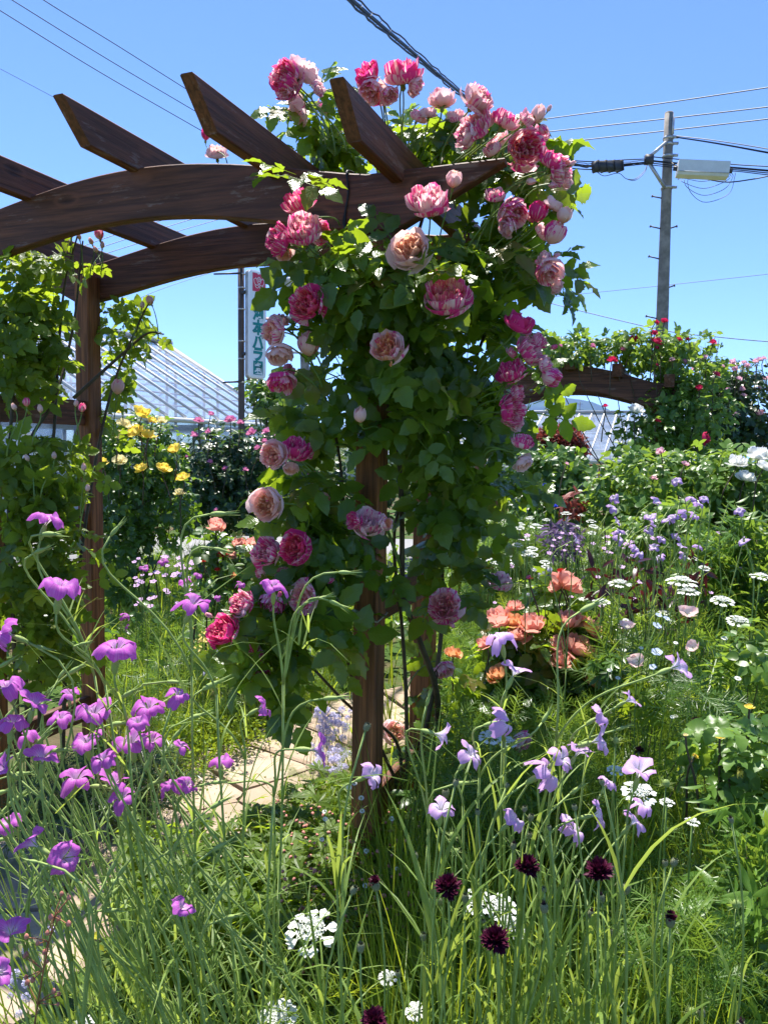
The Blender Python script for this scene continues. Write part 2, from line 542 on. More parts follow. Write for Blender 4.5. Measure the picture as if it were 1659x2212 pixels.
def lace_T(seed):
    """white lace flower: a flat umbel with large paired outer petals"""
    r = np.random.default_rng(seed); ts = []
    for i in range(11):
        a = i * 6.283 / 11 + r.normal() * .12; c = np.array([.62 * math.cos(a), .62 * math.sin(a), -.08 + r.normal() * .05])
        for s_ in (-1, 1):
            lf = leaf_T(4, .60, .05, .1 + r.uniform(0, .15), peak=1.7, wave=.1, seed=r.integers(1e6))
            ts.append(lf.xf(rotz(a - math.pi / 2 + s_ * .26), c, .52 * r.uniform(.85, 1.1)))
        for q in range(3):
            ts.append(leaf_T(2, .7, .05, 0, peak=1.6).xf(rotz(a + 1.6 + q * 1.5), c, .14))
    for i in range(70):
        a = i * 2.39996; rr_ = .56 * math.sqrt(i / 70); c = np.array([rr_ * math.cos(a), rr_ * math.sin(a), .12 - .25 * rr_ ** 2 + r.normal() * .04])
        for q in range(3):
            ts.append(leaf_T(2, .8, .1, -.2, peak=1.6).xf(rotz(r.uniform(0, 6.28)) @ rotx(R(r.uniform(0, 45))), c, .15))
    for t in ts: t.d[:, 3] = r.random()
    return join(ts)


def umbel_green_T():
    ts = []
    for i in range(10):
        a = i * 2.39996; rr_ = .62 * math.sqrt((i + .3) / 10)
        ts.append(tube(bez((0, 0, -.7), (0, 0, -.35), (rr_ * math.cos(a), rr_ * math.sin(a), -.2), (rr_ * math.cos(a), rr_ * math.sin(a), .0), 4), .02, 4))
    return join(ts)


LACE = [lace_T(1), lace_T(2)]; LACE_STALKS = umbel_green_T()


def cornflower_T(seed):
    r = np.random.default_rng(seed); ts = []
    for i in range(44):   # outer trumpets with forked ends
        a = i * 2.39996 + r.normal() * .08; el = r.uniform(-.25, 1.3)
        for s_ in (-1, 0, 1):
            lf = leaf_T(4, .22, .25, -.12, peak=2.2)
            M = rotz(a - math.pi / 2 + s_ * .16) @ rotx(el + abs(s_) * -.12 + r.normal() * .06)
            ts.append(lf.xf(M, (0, 0, 0), r.uniform(.74, .94)))
    for i in range(80):   # inner
        a = r.uniform(0, 6.28); el = r.uniform(.4, 1.5)
        lf = leaf_T(3, .17, .3, -.1, peak=1.6)
        ts.append(lf.xf(rotz(a) @ rotx(el), (0, 0, 0), r.uniform(.6, .86)))
    for t in ts: t.d[:, 3] = r.random()
    return join(ts)


CORNF = [cornflower_T(1), cornflower_T(2)]


def involucre_T():
    base = lathe([(.05, -.62), (.20, -.52), (.27, -.30), (.24, -.08), (.17, .04)], 10)
    ts = [base]
    for q in range(4):
        for i in range(9):
            a = (i + q * .5) * 6.283 / 9; z = -.52 + q * .14; rr_ = [.19, .25, .26, .22][q]
            ts.append(leaf_T(2, .5, .1, .1).xf(rotz(a) @ rotx(R(80)), (-rr_ * math.sin(a), rr_ * math.cos(a), z), .19))
    return join(ts)


INVOL = involucre_T()


def tuft_T(seed, n=22, w=.1):
    r = np.random.default_rng(seed)
    return join([leaf_T(2, w, .2, -.05, peak=1.5).xf(rotz(r.uniform(0, 6.28)) @ rotx(R(r.uniform(60, 88))), (r.normal() * .05, r.normal() * .05, 0), r.uniform(.3, .46)) for _ in range(n)])


TUFT = tuft_T(4)


def ball_T(seed, n=42):
    r = np.random.default_rng(seed); ts = []
    for i in range(n):
        z = 1 - 1.6 * (i + .5) / n; a = i * 2.39996; rr_ = math.sqrt(1 - z * z)
        d = np.array([[rr_ * math.cos(a), rr_ * math.sin(a), z]])
        M = frames(runit(1), d)[0]
        for q in range(3):
            ts.append(leaf_T(2, .8, .1, -.2, peak=1.5).xf(M @ rotz(q * 2.1), d[0] * .75, .33))
    for t in ts: t.d[:, 3] = r.random()
    return join(ts)


BALL = ball_T(3)


def nigella_T(seed):
    r = np.random.default_rng(seed)
    ts = [lathe([(.02, -.5), (.3, -.3), (.38, 0), (.25, .3), (.05, .42)], 8)]
    for i in range(44):
        a = r.uniform(0, 6.28); el = r.uniform(-.2, 1.4)
        ts.append(leaf_T(3, .035, 0, r.uniform(-.3, .3)).xf(rotz(a) @ rotx(el), (0, 0, -.25), r.uniform(.7, 1.2)))
    return join(ts)


NIGELLA = nigella_T(3)


# ------------------------------------------------------------------ foliage and blades
def blob_pts(c, rad, k, shell=.35):
    d = runit(k)
    q = (shell + (1 - shell) * rng.random(k)) ** .6
    return np.asarray(c) + d * q[:, None] * np.asarray(rad), d


def px_blob(cx, cy, rx, ry, Y, ry_m, k, shell=.3):
    """points in an ellipsoid seen at pixel cx, cy at distance Y with pixel radii"""
    c = at(cx, cy, Y); s_ = Y / FPX
    return blob_pts(c, (rx * s_, ry_m, ry * s_), k, shell)


def foliage(mb, Ts, pts, out, size, up=.45, outw=.55, rnd=.6, droop=.25, jit=.3, mat=0, toward=0.0):
    K = len(pts)
    n = nrm(ZUP * up + out * outw + runit(K) * rnd - FWD * toward)
    d = nrm(runit(K) + out * .5 - ZUP * droop)
    d = nrm(d - n * (d * n).sum(1, keepdims=True) * .85)
    Rm = frames(d, n); sc = size * (1 + jit * (rng.random(K) * 2 - 1)); rn = rng.random(K)
    Ts = Ts if isinstance(Ts, list) else [Ts]
    pick = rng.integers(0, len(Ts), K)
    for i, t in enumerate(Ts):
        q = pick == i
        mb.inst(t, Rm[q], pts[q], sc[q], rn[q], mat)


def blades(mb, base, h, w, lean=.3, droop=.3, n=5, mat=0, cols=2, heading=None, hvar=.35, rn=None):
    base = np.asarray(base, float); K = len(base)
    if K == 0: return
    th = rng.uniform(0, 6.283, K) if heading is None else heading
    hd = np.stack([np.cos(th), np.sin(th), np.zeros(K)], -1)
    sd = np.stack([-np.sin(th), np.cos(th), np.zeros(K)], -1)
    tw = rng.normal(size=K) * .5
    sd = sd * np.cos(tw)[:, None] + hd * np.sin(tw)[:, None]
    hh = np.asarray(h) * (1 + hvar * (rng.random(K) * 2 - 1)); ln = lean * rng.uniform(.1, 1.3, K); dr = droop * rng.uniform(0, 1.6, K) ** 1.5
    ww = np.asarray(w) * rng.uniform(.7, 1.3, K)
    v = np.linspace(0, 1, n + 1)
    C = base[:, None] + hd[:, None] * (hh * ln)[:, None, None] * v[None, :, None] + hd[:, None] * (hh * dr)[:, None, None] * (v ** 2.6)[None, :, None] \
        + ZUP * (hh[:, None] * (v[None] * (1 - .15 * ln[:, None]) - (dr[:, None] * .55) * v[None] ** 3))[:, :, None]
    prof = np.clip(1.0 - v ** 2.2, .03, 1) * np.clip(.6 + v * 2, 0, 1)
    off = sd[:, None] * (ww[:, None] * prof[None] / 2)[:, :, None]
    if cols == 2: V = np.stack([C - off, C + off], 2)
    else: V = np.stack([C - off, C + ZUP * 0 - hd[:, None] * (ww[:, None] * prof[None] * .22)[:, :, None], C + off], 2)
    c = V.shape[2]
    d = np.zeros((K, n + 1, c, 4)); d[..., 0] = np.linspace(0, 1, c); d[..., 1] = v[None, :, None]; d[..., 3] = (rng.random(K) if rn is None else rn)[:, None, None]
    f = grid_faces(c - 1, n); off_ = (np.arange(K) * (n + 1) * c)[:, None, None]
    mb.add(T(V.reshape(-1, 3), (f[None] + off_).reshape(-1, 4), d.reshape(-1, 4)))


def flower_stem(root, tip, face, r0=.003, r1=.002, n=8, sides=5, bow=.35):
    root, tip, face = [np.asarray(q, float) for q in (root, tip, face)]
    L = np.linalg.norm(tip - root)
    return tube(bez(root, root + ZUP * L * bow + (tip - root) * .1, tip - nrm(face) * L * .3, tip, n), np.linspace(r0, r1, n + 1), sides)
# ------------------------------------------------------------------ camera, light, sky
cam_d = bpy.data.cameras.new('camera'); cam_o = bpy.data.objects.new('camera', cam_d); COL.objects.link(cam_o)
Mc = Matrix.Identity(4)
for i in range(3):
    Mc[i][0], Mc[i][1], Mc[i][2], Mc[i][3] = RGT[i], UPV[i], -FWD[i], CAM[i]
cam_o.matrix_world = Mc
cam_d.sensor_fit = 'VERTICAL'; cam_d.sensor_height = 24.0; cam_d.lens = 24.0 * FPX / IH
cam_d.clip_start = .02; cam_d.clip_end = 20000
SC.camera = cam_o
SUN_EL, SUN_AZ = R(70.0), R(-15.0)
sd_ = np.array([math.sin(SUN_AZ) * math.cos(SUN_EL), math.cos(SUN_AZ) * math.cos(SUN_EL), math.sin(SUN_EL)])
sl = bpy.data.lights.new('sun', 'SUN'); sl.energy = 4.9; sl.angle = R(.53); sl.color = (1.0, .955, .88)
so = bpy.data.objects.new('sun', sl); COL.objects.link(so)
so.rotation_euler = Vector(sd_).to_track_quat('Z', 'Y').to_euler(); so.location = (0, 0, 30)
wd = bpy.data.worlds.new('World'); SC.world = wd; wd.use_nodes = True
wt = wd.node_tree; wt.nodes.clear()
sky = wt.nodes.new('ShaderNodeTexSky'); sky.sky_type = 'NISHITA'; sky.sun_disc = False
sky.sun_elevation = SUN_EL; sky.sun_rotation = SUN_AZ; sky.altitude = 100; sky.air_density = .62; sky.dust_density = 0.0; sky.ozone_density = 9.0
bg = wt.nodes.new('ShaderNodeBackground'); bg.inputs[1].default_value = .132
wo = wt.nodes.new('ShaderNodeOutputWorld')
wt.links.new(sky.outputs[0], bg.inputs[0]); wt.links.new(bg.outputs[0], wo.inputs[0])
vs = SC.view_settings; SC.display_settings.display_device = 'sRGB'
vs.view_transform = 'Standard'; vs.look = 'None'; vs.gamma = 1.0; vs.use_curve_mapping = False; vs.exposure = 1.25
cy = SC.cycles
cy.use_denoising = True; cy.max_bounces = 7; cy.diffuse_bounces = 4; cy.glossy_bounces = 2; cy.transmission_bounces = 4; cy.transparent_max_bounces = 10
cy.caustics_reflective = False; cy.caustics_refractive = False
cy.use_adaptive_sampling = True; cy.adaptive_threshold = .015

# ------------------------------------------------------------------ materials
M = {}
M['wood'] = wood_mat('stained_wood', (.062, .024, .013), (.20, .074, .036), (.30, .24, .20), .40)
M['wood_post'] = wood_mat('stained_post_wood', (.105, .038, .014), (.42, .16, .055), (.22, .14, .09), .3)
M['leaf'] = leaf_mat('rose_leaf', (.036, .085, .010), (.095, .17, .020), (.40, .56, .025), .50, .26, .52, True, (.20, .10, .04))
M['leaf_light'] = leaf_mat('light_rose_leaf', (.062, .12, .014), (.14, .215, .026), (.44, .58, .03), .5, .36, .35)
M['leaf_bush'] = leaf_mat('bush_leaf', (.030, .075, .013), (.085, .17, .026), (.28, .46, .03), .40, .34, .55, False)
M['leaf_bright'] = leaf_mat('bright_bush_leaf', (.06, .135, .018), (.13, .24, .035), (.34, .50, .05), .42, .4, .5, False)
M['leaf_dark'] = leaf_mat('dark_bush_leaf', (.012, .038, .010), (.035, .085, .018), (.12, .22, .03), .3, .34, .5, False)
M['leaf_maroon'] = leaf_mat('maroon_leaf', (.022, .007, .012), (.060, .014, .020), (.16, .02, .025), .25, .35, .5, False)
M['catmint'] = leaf_mat('dusky_purple_spike', (.05, .06, .05), (.20, .13, .26), (.26, .16, .34), .3, .5, .3, False)
M['leaf_red'] = leaf_mat('red_maple_leaf', (.12, .025, .022), (.26, .07, .05), (.38, .08, .06), .35, .5, .3, False)
M['blade'] = leaf_mat('grass_blade', (.075, .14, .010), (.185, .275, .024), (.52, .62, .04), .50, .42, .4, False)
M['blade_silver'] = leaf_mat('silvery_blade', (.11, .19, .035), (.21, .31, .07), (.48, .60, .09), .46, .5, .35, False)
M['lime'] = leaf_mat('lime_leaf', (.10, .19, .012), (.26, .36, .02), (.45, .55, .03), .4, .45, .35, False)
M['yellow_lime'] = leaf_mat('golden_leaf', (.28, .30, .012), (.50, .48, .03), (.6, .6, .04), .4, .45, .35, False)
M['stem'] = plain_mat('green_stem', (.15, .24, .05), .5, .4, 0, .3, 20)
M['stem_silver'] = plain_mat('silvery_stem', (.27, .36, .10), .6, .3, 0, .2, 30)
M['cane'] = plain_mat('woody_cane', (.085, .065, .035), .65, .3, 0, .35, 25, .4)
M['trunk'] = plain_mat('bark', (.07, .05, .035), .85, .2, 0, .4, 12, .6)
M['stripe'] = striped_petal_mat('striped_rose_petal')
M['cockle'] = petal_mat('mauve_petal', (.56, .11, .54), (.84, .68, .83), .44, (.16, .66), None, True)
M['cockle_pale'] = petal_mat('lilac_petal', (.66, .36, .74), (.90, .83, .91), .45, (.2, .95), None, True)
M['cockle_far'] = petal_mat('far_lilac_petal', (.52, .32, .68), (.80, .74, .86), .4, (.25, .9))
M['yellow'] = petal_mat('yellow_petal', (.90, .70, .07), (.86, .52, .02), .4, (0, .8), (.90, .78, .25))
M['paleyellow'] = petal_mat('pale_yellow_petal', (.86, .78, .45), (.85, .66, .15), .35, (0, .6))
M['pinkhedge'] = petal_mat('rose_pink_petal', (.70, .20, .42), (.60, .12, .32), .35, (0, .8), (.72, .34, .50))
M['palepink'] = petal_mat('pale_pink_petal', (.84, .48, .58), (.80, .34, .46), .35, (0, .8), (.86, .62, .68))
M['crimson'] = petal_mat('crimson_petal', (.62, .02, .09), (.45, .01, .05), .3, (0, .8), (.70, .05, .18))
M['coral'] = petal_mat('coral_petal', (.93, .44, .34), (.93, .46, .18), .48, (0, .7), (.90, .52, .46))
M['coral_orange'] = petal_mat('orange_petal', (.90, .46, .20), (.88, .40, .08), .42, (0, .7), (.86, .48, .28))
M['red'] = petal_mat('red_petal', (.66, .05, .04), (.5, .03, .02), .3, (0, .8))
M['white'] = petal_mat('white_petal', (.86, .86, .83), (.82, .82, .66), .35, (0, .6))
M['white_lace'] = petal_mat('lace_petal', (.78, .79, .75), (.70, .76, .58), .35, (0, .5))
M['dark'] = petal_mat('black_red_petal', (.060, .005, .022), (.016, .003, .008), .2, (.1, .8), (.11, .010, .045))
M['poppy'] = petal_mat('pale_poppy_petal', (.84, .60, .58), (.84, .74, .66), .4, (.2, .9))
M['flaxblue'] = petal_mat('pale_blue_petal', (.50, .60, .84), (.70, .76, .86), .4, (.2, .9))
M['gilia'] = petal_mat('lavender_blue_petal', (.50, .50, .78), (.70, .70, .84), .35, (.2, .9), (.62, .56, .78))
M['phlox'] = petal_mat('lilac_pink_petal', (.66, .40, .70), (.76, .56, .76), .35, (.2, .9))
M['cornblue'] = petal_mat('cornflower_blue_petal', (.10, .14, .72), (.14, .12, .6), .3)
M['creamspike'] = petal_mat('cream_yellow_petal', (.80, .66, .26), (.80, .60, .15), .35)
M['pinkbud'] = plain_mat('pinkish_bud', (.52, .20, .15), .5, .3, 0, .3, 40)
M['sprig'] = plain_mat('reddish_sprig', (.30, .12, .06), .6, .3, 0, .3, 40)
M['nig'] = plain_mat('pale_green_pod', (.26, .34, .10), .5, .3, 0, .3, 40)
M['invol'] = plain_mat('scaly_grey_green', (.20, .22, .13), .6, .3, 0, .45, 60)
M['tuftdark'] = plain_mat('dark_purple_tuft', (.075, .018, .045), .6, .3, 0, .4, 60)
M['concrete'] = plain_mat('pole_concrete', (.25, .225, .195), .85, .2, 0, .32, 5, .3)
M['steel'] = plain_mat('galvanised_steel', (.46, .47, .48), .4, .5, .6, .15, 12)
M['darksteel'] = plain_mat('dark_steel', (.05, .05, .055), .5, .5, .3, .2, 12)
M['cable'] = plain_mat('black_cable', (.012, .013, .018), .5, .4, 0, .1, 10)
M['whitebox'] = plain_mat('white_plastic', (.66, .66, .63), .45, .5, 0, .06, 6)
M['signpole'] = plain_mat('brown_painted_steel', (.085, .060, .050), .5, .4, .2, .25, 5)
M['signwhite'] = plain_mat('sign_white_panel', (.78, .79, .80), .35, .5, 0, .03, 3, .02)
M['signframe'] = plain_mat('sign_frame_metal', (.36, .35, .33), .5, .4, .4, .3, 6)
M['signred'] = plain_mat('sign_red', (.62, .035, .085), .4, .4, 0, .05, 5, .02)
M['signgreen'] = plain_mat('sign_green_letter', (.0, .22, .20), .4, .4, 0, .04, 5, .02)
M['alu'] = plain_mat('pale_aluminium', (.72, .70, .66), .45, .5, .1, .1, 3)
M['alugrey'] = plain_mat('grey_aluminium', (.36, .37, .38), .5, .5, .3, .15, 3)
M['twine'] = plain_mat('pale_twine', (.42, .36, .28), .85, .1, 0, .3, 120)
M['wire'] = plain_mat('black_wire', (.012, .012, .014), .5, .4, 0, .1, 40)
M['rust'] = plain_mat('rusty_iron', (.30, .15, .07), .8, .2, .2, .35, 10)
M['fence'] = plain_mat('white_corrugated', (.66, .68, .68), .5, .4, 0, .08, 4)
M['tarp'] = plain_mat('blue_plastic', (.16, .34, .66), .45, .4, 0, .1, 4)
M['forest'] = plain_mat('forest_slope', (.040, .075, .030), .9, .1, 0, .4, .01, 0)


def glass_mat():
    s = NT('greenhouse_glass')
    co = s.n('TexCoord').outputs['Object']
    dirt = s.noise(co, 1.6, 5.0, .6)
    fr = s.n('LayerWeight', {0: .42}).outputs['Fresnel']
    gl = s.n('BsdfGlossy', {'Color': (.9, .93, 1.0), 'Roughness': .06}).outputs[0]
    tr = s.n('BsdfTransparent', {0: (.86, .91, .95)}).outputs[0]
    df = s.n('BsdfDiffuse', {0: (.50, .55, .62)}).outputs[0]
    a = s.n('MixShader', {0: s.math('ADD', .20, s.math('MULTIPLY', s.ss(dirt, .35, .75), .22)), 1: tr, 2: df}).outputs[0]
    b = s.n('MixShader', {0: s.math('MULTIPLY', fr, .8), 1: a, 2: gl}).outputs[0]
    return s.finish(b)


M['glass'] = glass_mat()


def ground_mat():
    s = NT('garden_soil'); co = s.n('TexCoord').outputs['Object']
    n1 = s.noise(co, 1.4, 5.0, .6); n2 = s.noise(co, 22.0, 5.0, .7)
    soil = s.mix(n2, (.06, .042, .024), (.17, .125, .08))
    green = s.mix(n2, (.025, .055, .012), (.075, .13, .03))
    c = s.mix(s.ss(n1, .36, .58), soil, green)
    return s.finish(s.pbr(c, .95, .1, 0, n2, .7, .03))


M['ground'] = ground_mat()


def stone_mat():
    s = NT('sandstone_flag'); co = s.n('TexCoord').outputs['Object']; u, v, k, r = s.dat()
    n1 = s.noise(co, 5.0, 6.0, .65); n2 = s.noise(co, 60.0, 4.0, .7)
    c = s.mix(r, (.31, .235, .17), (.42, .335, .25))
    c = s.mix(s.math('MULTIPLY', s.ss(n1, .4, .7), .55), c, (.36, .25, .17))
    c = s.mix(s.math('MULTIPLY', s.ss(n1, .5, .3), .3), c, (.50, .41, .31))
    moss = s.math('MULTIPLY', s.ss(s.noise(co, 4.1, 6.0, .65), .52, .66), .7)
    c = s.mix(moss, c, (.10, .12, .035))
    return s.finish(s.pbr(c, .85, .2, 0, s.math('ADD', n1, s.math('MULTIPLY', n2, .3)), .6, .012))


M['stone'] = stone_mat()
M['asphalt'] = plain_mat('grey_paving', (.26, .255, .25), .9, .2, 0, .15, 30, .3)

# ------------------------------------------------------------------ ground, path, road, hills
gx = np.concatenate([[-6300, -300, -40], np.linspace(-12, 12, 33), [40, 300, 6300]])
gy = np.concatenate([[-300, -20], np.linspace(-2, 22, 33), [60, 300, 6300]])
X, Yg = np.meshgrid(gx, gy); near = (np.abs(X) < 11.5) & (Yg > -1.5) & (Yg < 21)
Z = np.where(near, (rng.random(X.shape) - .5) * .03, 0.0) - .012
mb = MB(); mb.add(T(np.stack([X, Yg, Z], -1).reshape(-1, 3), grid_faces(len(gx) - 1, len(gy) - 1)))
tag(mb.build('ground', M['ground']), kind='structure')
mb = MB(); mb.add(box((-3.5, 10.6, -.045), (17, 3.2, .1)))
tag(mb.build('road', M['asphalt']), kind='structure')


def clip_poly(poly, p, n):
    out = []
    for i in range(len(poly)):
        a, b = poly[i], poly[(i + 1) % len(poly)]
        da, db = (a - p) @ n, (b - p) @ n
        if da <= 0: out.append(a)
        if da * db < 0: out.append(a + (b - a) * (da / (da - db)))
    return out


PATH_C = np.array([(-1.75, 1.55), (-1.30, 2.1), (-.86, 2.5), (-.66, 2.9), (-.46, 3.36), (-.27, 3.85), (.1, 4.3), (.7, 4.65), (1.5, 5.0)])
PATH_W = [.30, .30, .28, .30, .29, .22, .18, .2, .2]
sp_ = smooth_path(np.c_[PATH_C, PATH_W], 8)
seeds = []
for i in range(0, len(sp_), 1):
    c = sp_[i, :2]; tg_ = nrm(sp_[min(i + 1, len(sp_) - 1), :2] - sp_[max(i - 1, 0), :2]); sdv = np.array([tg_[1], -tg_[0]])
    for _ in range(3):
        q = c + sdv * rng.uniform(-1, 1) * sp_[i, 2] + tg_ * rng.uniform(-.1, .1)
        if all(np.linalg.norm(q - w_) > .30 for w_ in seeds): seeds.append(q)
mb = MB(); PATH_SEEDS = np.array(seeds)
for i, c in enumerate(seeds):
    poly = [c + np.array([math.cos(a), math.sin(a)]) * .33 for a in np.arange(10) * .6283]
    for j, o in enumerate(seeds):
        if j != i and np.linalg.norm(o - c) < .8:
            n_ = nrm(o - c); poly = clip_poly(poly, (o + c) / 2 - n_ * .009, n_)
    if len(poly) < 3: continue
    P = np.array(poly); m = len(P)
    P2 = []                      # slightly irregular outline
    for q in range(m):
        a, b = P[q], P[(q + 1) % m]
        for t_ in (0, .33, .66): P2.append(a + (b - a) * t_ + rng.normal(size=2) * .006)
    P = np.array(P2); m = len(P); z0 = -.006 + rng.random() * .006
    ctr = P.mean(0); tl = rng.normal(size=2) * .012
    inn = ctr + (P - ctr) * .94
    zt = lambda q: z0 + .022 + (q - ctr) @ tl
    v = np.vstack([np.c_[P, np.full(m, -.02)], np.c_[P, zt(P) - .008], np.c_[inn, zt(inn)], [[ctr[0], ctr[1], z0 + .022]]])
    k_ = np.arange(m); k2 = (k_ + 1) % m
    fs = [np.stack([k_, k2, m + k2, m + k_], -1), np.stack([m + k_, m + k2, 2 * m + k2, 2 * m + k_], -1), np.stack([2 * m + k_, 2 * m + k2, np.full(m, 3 * m)], -1)]
    mb.add(T(v, fs), 0, rng.random())
tag(mb.build('path', M['stone'], smooth=False), kind='structure')
# far hills
mb = MB()
hx = np.linspace(-5200, 5200, 160)
ridge = 120 + 150 * np.exp(-((hx - 820) / 420) ** 2) + 60 * np.exp(-((hx - 1500) / 500) ** 2) + 70 * np.exp(-((hx + 1900) / 900) ** 2) + 18 * np.sin(hx / 130.) + 9 * np.sin(hx / 47. + 1)
prof = [(3300, 0), (3700, .35), (4000, .75), (4300, 1.0), (5200, .5), (6000, 0)]
V = np.stack([np.stack([hx, np.full_like(hx, y_), ridge * s_ * (1 + .05 * np.sin(hx / 61. + y_))], -1) for y_, s_ in prof], 0)
mb.add(T(V.reshape(-1, 3), grid_faces(len(hx) - 1, len(prof) - 1)))
tag(mb.build('hills', M['forest']), kind='structure')

# ------------------------------------------------------------------ near pergola
TH = R(21.2); BD = np.array([math.cos(TH), -math.sin(TH), 0]); DD = np.array([math.sin(TH), math.cos(TH), 0])   # along beams (to the right), and back
FR = np.array([-.040, 2.40, 0.0]); SPAN, DEEP = 1.62, .56
PZ = 2.126


def local(xa, ya, za, o):
    m_ = Matrix.Identity(4)
    for i in range(3):
        m_[i][0], m_[i][1], m_[i][2], m_[i][3] = xa[i], ya[i], za[i], o[i]
    return m_


def extrude_profile(poly_bottom, poly_top, th, bev=.004):
    """board: x along, z up, thickness th in y; bottom and top edges as (x, z) rows of equal length"""
    b, t = np.asarray(poly_bottom, float), np.asarray(poly_top, float); n = len(b); rows = []
    for y_, ins in ((-th / 2, bev), (-th / 2 + bev, 0), (th / 2 - bev, 0), (th / 2, bev)):
        rows.append(np.c_[b[:, 0], np.full(n, y_), b[:, 1] + ins]); rows.append(np.c_[t[:, 0], np.full(n, y_), t[:, 1] - ins])
    order = [0, 2, 4, 6, 7, 5, 3, 1]
    L = np.stack([rows[i] for i in order], 1)          # n, 8, 3
    i = np.arange(n - 1)[:, None] * 8; j = np.arange(8)[None]; j2 = (j + 1) % 8
    f = np.stack([i + j, i + j2, i + 8 + j2, i + 8 + j], -1).reshape(-1, 4)
    caps = np.stack([np.arange(8)[::-1], np.arange(8) + (n - 1) * 8])
    return T(L.reshape(-1, 3), [f, caps])


def board(name, parent, t, mw, mat='wood'):
    mb_ = MB(); mb_.add(t); return mb_.build(name, M[mat], parent, False, mw)


pergola = thing('garden_pergola', 'dark brown stained timber rose arch with curved beams and slanting rafters, nearest the viewer', 'pergola', FR)


def arch_z(x):  # x measured to the left from the right post
    q = np.clip(x / SPAN, 0, 1)
    return .108 * np.sin(np.pi * q) ** 1.15


def make_arch(parent, org, tip_l=.41, tip_r=.41, h=.165, th=.042, zb=PZ, k=1.0):
    xs = np.concatenate([[-SPAN - tip_l, -SPAN - tip_l * .25], np.linspace(-SPAN, 0, 26), [tip_r * .25, tip_r]])
    rise = arch_z(-xs) * k
    top = zb + h + rise; bot = zb + rise
    bot[0] = top[0] - .012; bot[-1] = top[-1] - .012
    t = extrude_profile(np.c_[xs, bot], np.c_[xs, top], th)
    t = T(t.v - np.array([0, 0, zb]), t.f, t.d)
    return board('arch_beam', parent, t, local(BD, DD, ZUP, org + ZUP * zb))


PW = .080
make_arch(pergola, FR - DD * (PW / 2 + .022))
make_arch(pergola, FR + DD * (DEEP + PW / 2 + .022))


def make_post(parent, p, top, w=PW, z0=-.05, mat='wood_post'):
    t = extrude_profile([(0, -w / 2), (top - z0, -w / 2)], [(0, w / 2), (top - z0, w / 2)], w, .005)
    return board('post', parent, t, local(ZUP, DD, np.cross(ZUP, DD), np.array([p[0], p[1], z0])), mat)


POSTS = {}
for key, s_, dd in (('fr', 0, 0), ('br', 0, DEEP), ('fl', -SPAN, 0), ('bl', -SPAN, DEEP)):
    p = FR + BD * s_ + DD * dd; POSTS[key] = p
    make_post(pergola, p, PZ + (.10 if dd else .12))
for x_, fo in ((.098, .46), (-.297, .50), (-.834, .37), (-1.297, .40), (-1.72, .40)):
    topz = PZ + .165 + float(arch_z(-x_)); zb = topz - (.035 if x_ > -.6 else .01)
    L0, L1 = -fo - PW / 2, DEEP + PW + fo * .9
    b_ = [(L0 + .105, 0), (L1 - .105, 0)]; t_ = [(L0, .11), (L1, .11)]
    t = extrude_profile(b_, t_, .040)
    o = FR + BD * x_ + ZUP * zb
    board('rafter', pergola, t, local(DD, -BD, ZUP, o))
# side rails between front and back posts
for side, zs in ((0, (.98, .30, 1.62)), (-SPAN, (1.62, 1.12, .26))):
    for z_ in zs:
        t = extrude_profile([(0, -.055), (DEEP - PW, -.055)], [(0, .055), (DEEP - PW, .055)], .03)
        board('rail', pergola, t, local(DD, -BD, ZUP, FR + BD * side + DD * PW / 2 + ZUP * z_))
# bolts, wire tie and twine
mb = MB()
for x_, z_ in ((.10, .155), (.10, .03)):
    o = FR + BD * x_ - DD * (PW / 2 + .046) + ZUP * (PZ + z_); mb.add(cyl(o, o + DD * .006, .007, .007, 8))
mb.build('bolt', M['darksteel'], pergola)
fo = FR - DD * (PW / 2 + .047) - BD * .060
mb = MB(); mb.add(tube(smooth_path([fo + ZUP * (PZ + .19) + DD * .05, fo + ZUP * (PZ + .175), fo + BD * .006 + ZUP * (PZ + .12), fo - BD * .004 + ZUP * (PZ + .05), fo + ZUP * (PZ - .012), fo + DD * .05 + ZUP * (PZ - .02)], 5), .0032, 6))
mb.add(tube(smooth_path([fo + ZUP * (PZ + .0), fo - BD * .01 + ZUP * (PZ + .03), fo - BD * .006 + ZUP * (PZ + .055)], 4), .002, 5))
tag(mb.build('tie_wire', M['wire']), 'black wire looped down over the beam above the main post', 'wire')
w2 = PW / 2 + .004; tz = 1.5 - (1345 - 961) / FPX * 2.36
ring = [FR + BD * a * w2 + DD * b * w2 + ZUP * (tz + dz) for a, b, dz in ((-1, 1, .025), (-1, -1, .02), (0, -1.05, .005), (1, -1, -.002), (1, 1, .01), (-1, 1, .025))]
mb = MB(); mb.add(tube(np.array(ring), .0028, 6))
kn_ = FR + BD * w2 * .55 - DD * (w2 + .004) + ZUP * tz
mb.add(lathe([(.001, -.007), (.007, -.003), (.007, .003), (.001, .007)], 8).xf(None, kn_))
for q in (-.6, .1, .7): mb.add(tube(bez(kn_, kn_ + ZUP * -.01 + BD * .004 * q, kn_ - ZUP * .02 + BD * .008 * q, kn_ - ZUP * .034 + BD * .009 * q, 4), .0018, 5))
tag(mb.build('twine', M['twine']), 'pale twine knotted round the lower part of the main post', 'twine')

# ------------------------------------------------------------------ air
hz_m = NT('haze_air'); pv = hz_m.n('VolumePrincipled', {'Color': (.27, .43, 1.0), 'Density': .00012, 'Anisotropy': .2})
hz_m.t.links.new(pv.outputs[0], hz_m.out.inputs['Volume'])
mb = MB(); mb.add(box((0, 2900, 158), (13000, 7000, 320))); tag(mb.build('haze', hz_m.m, smooth=False), kind='stuff')
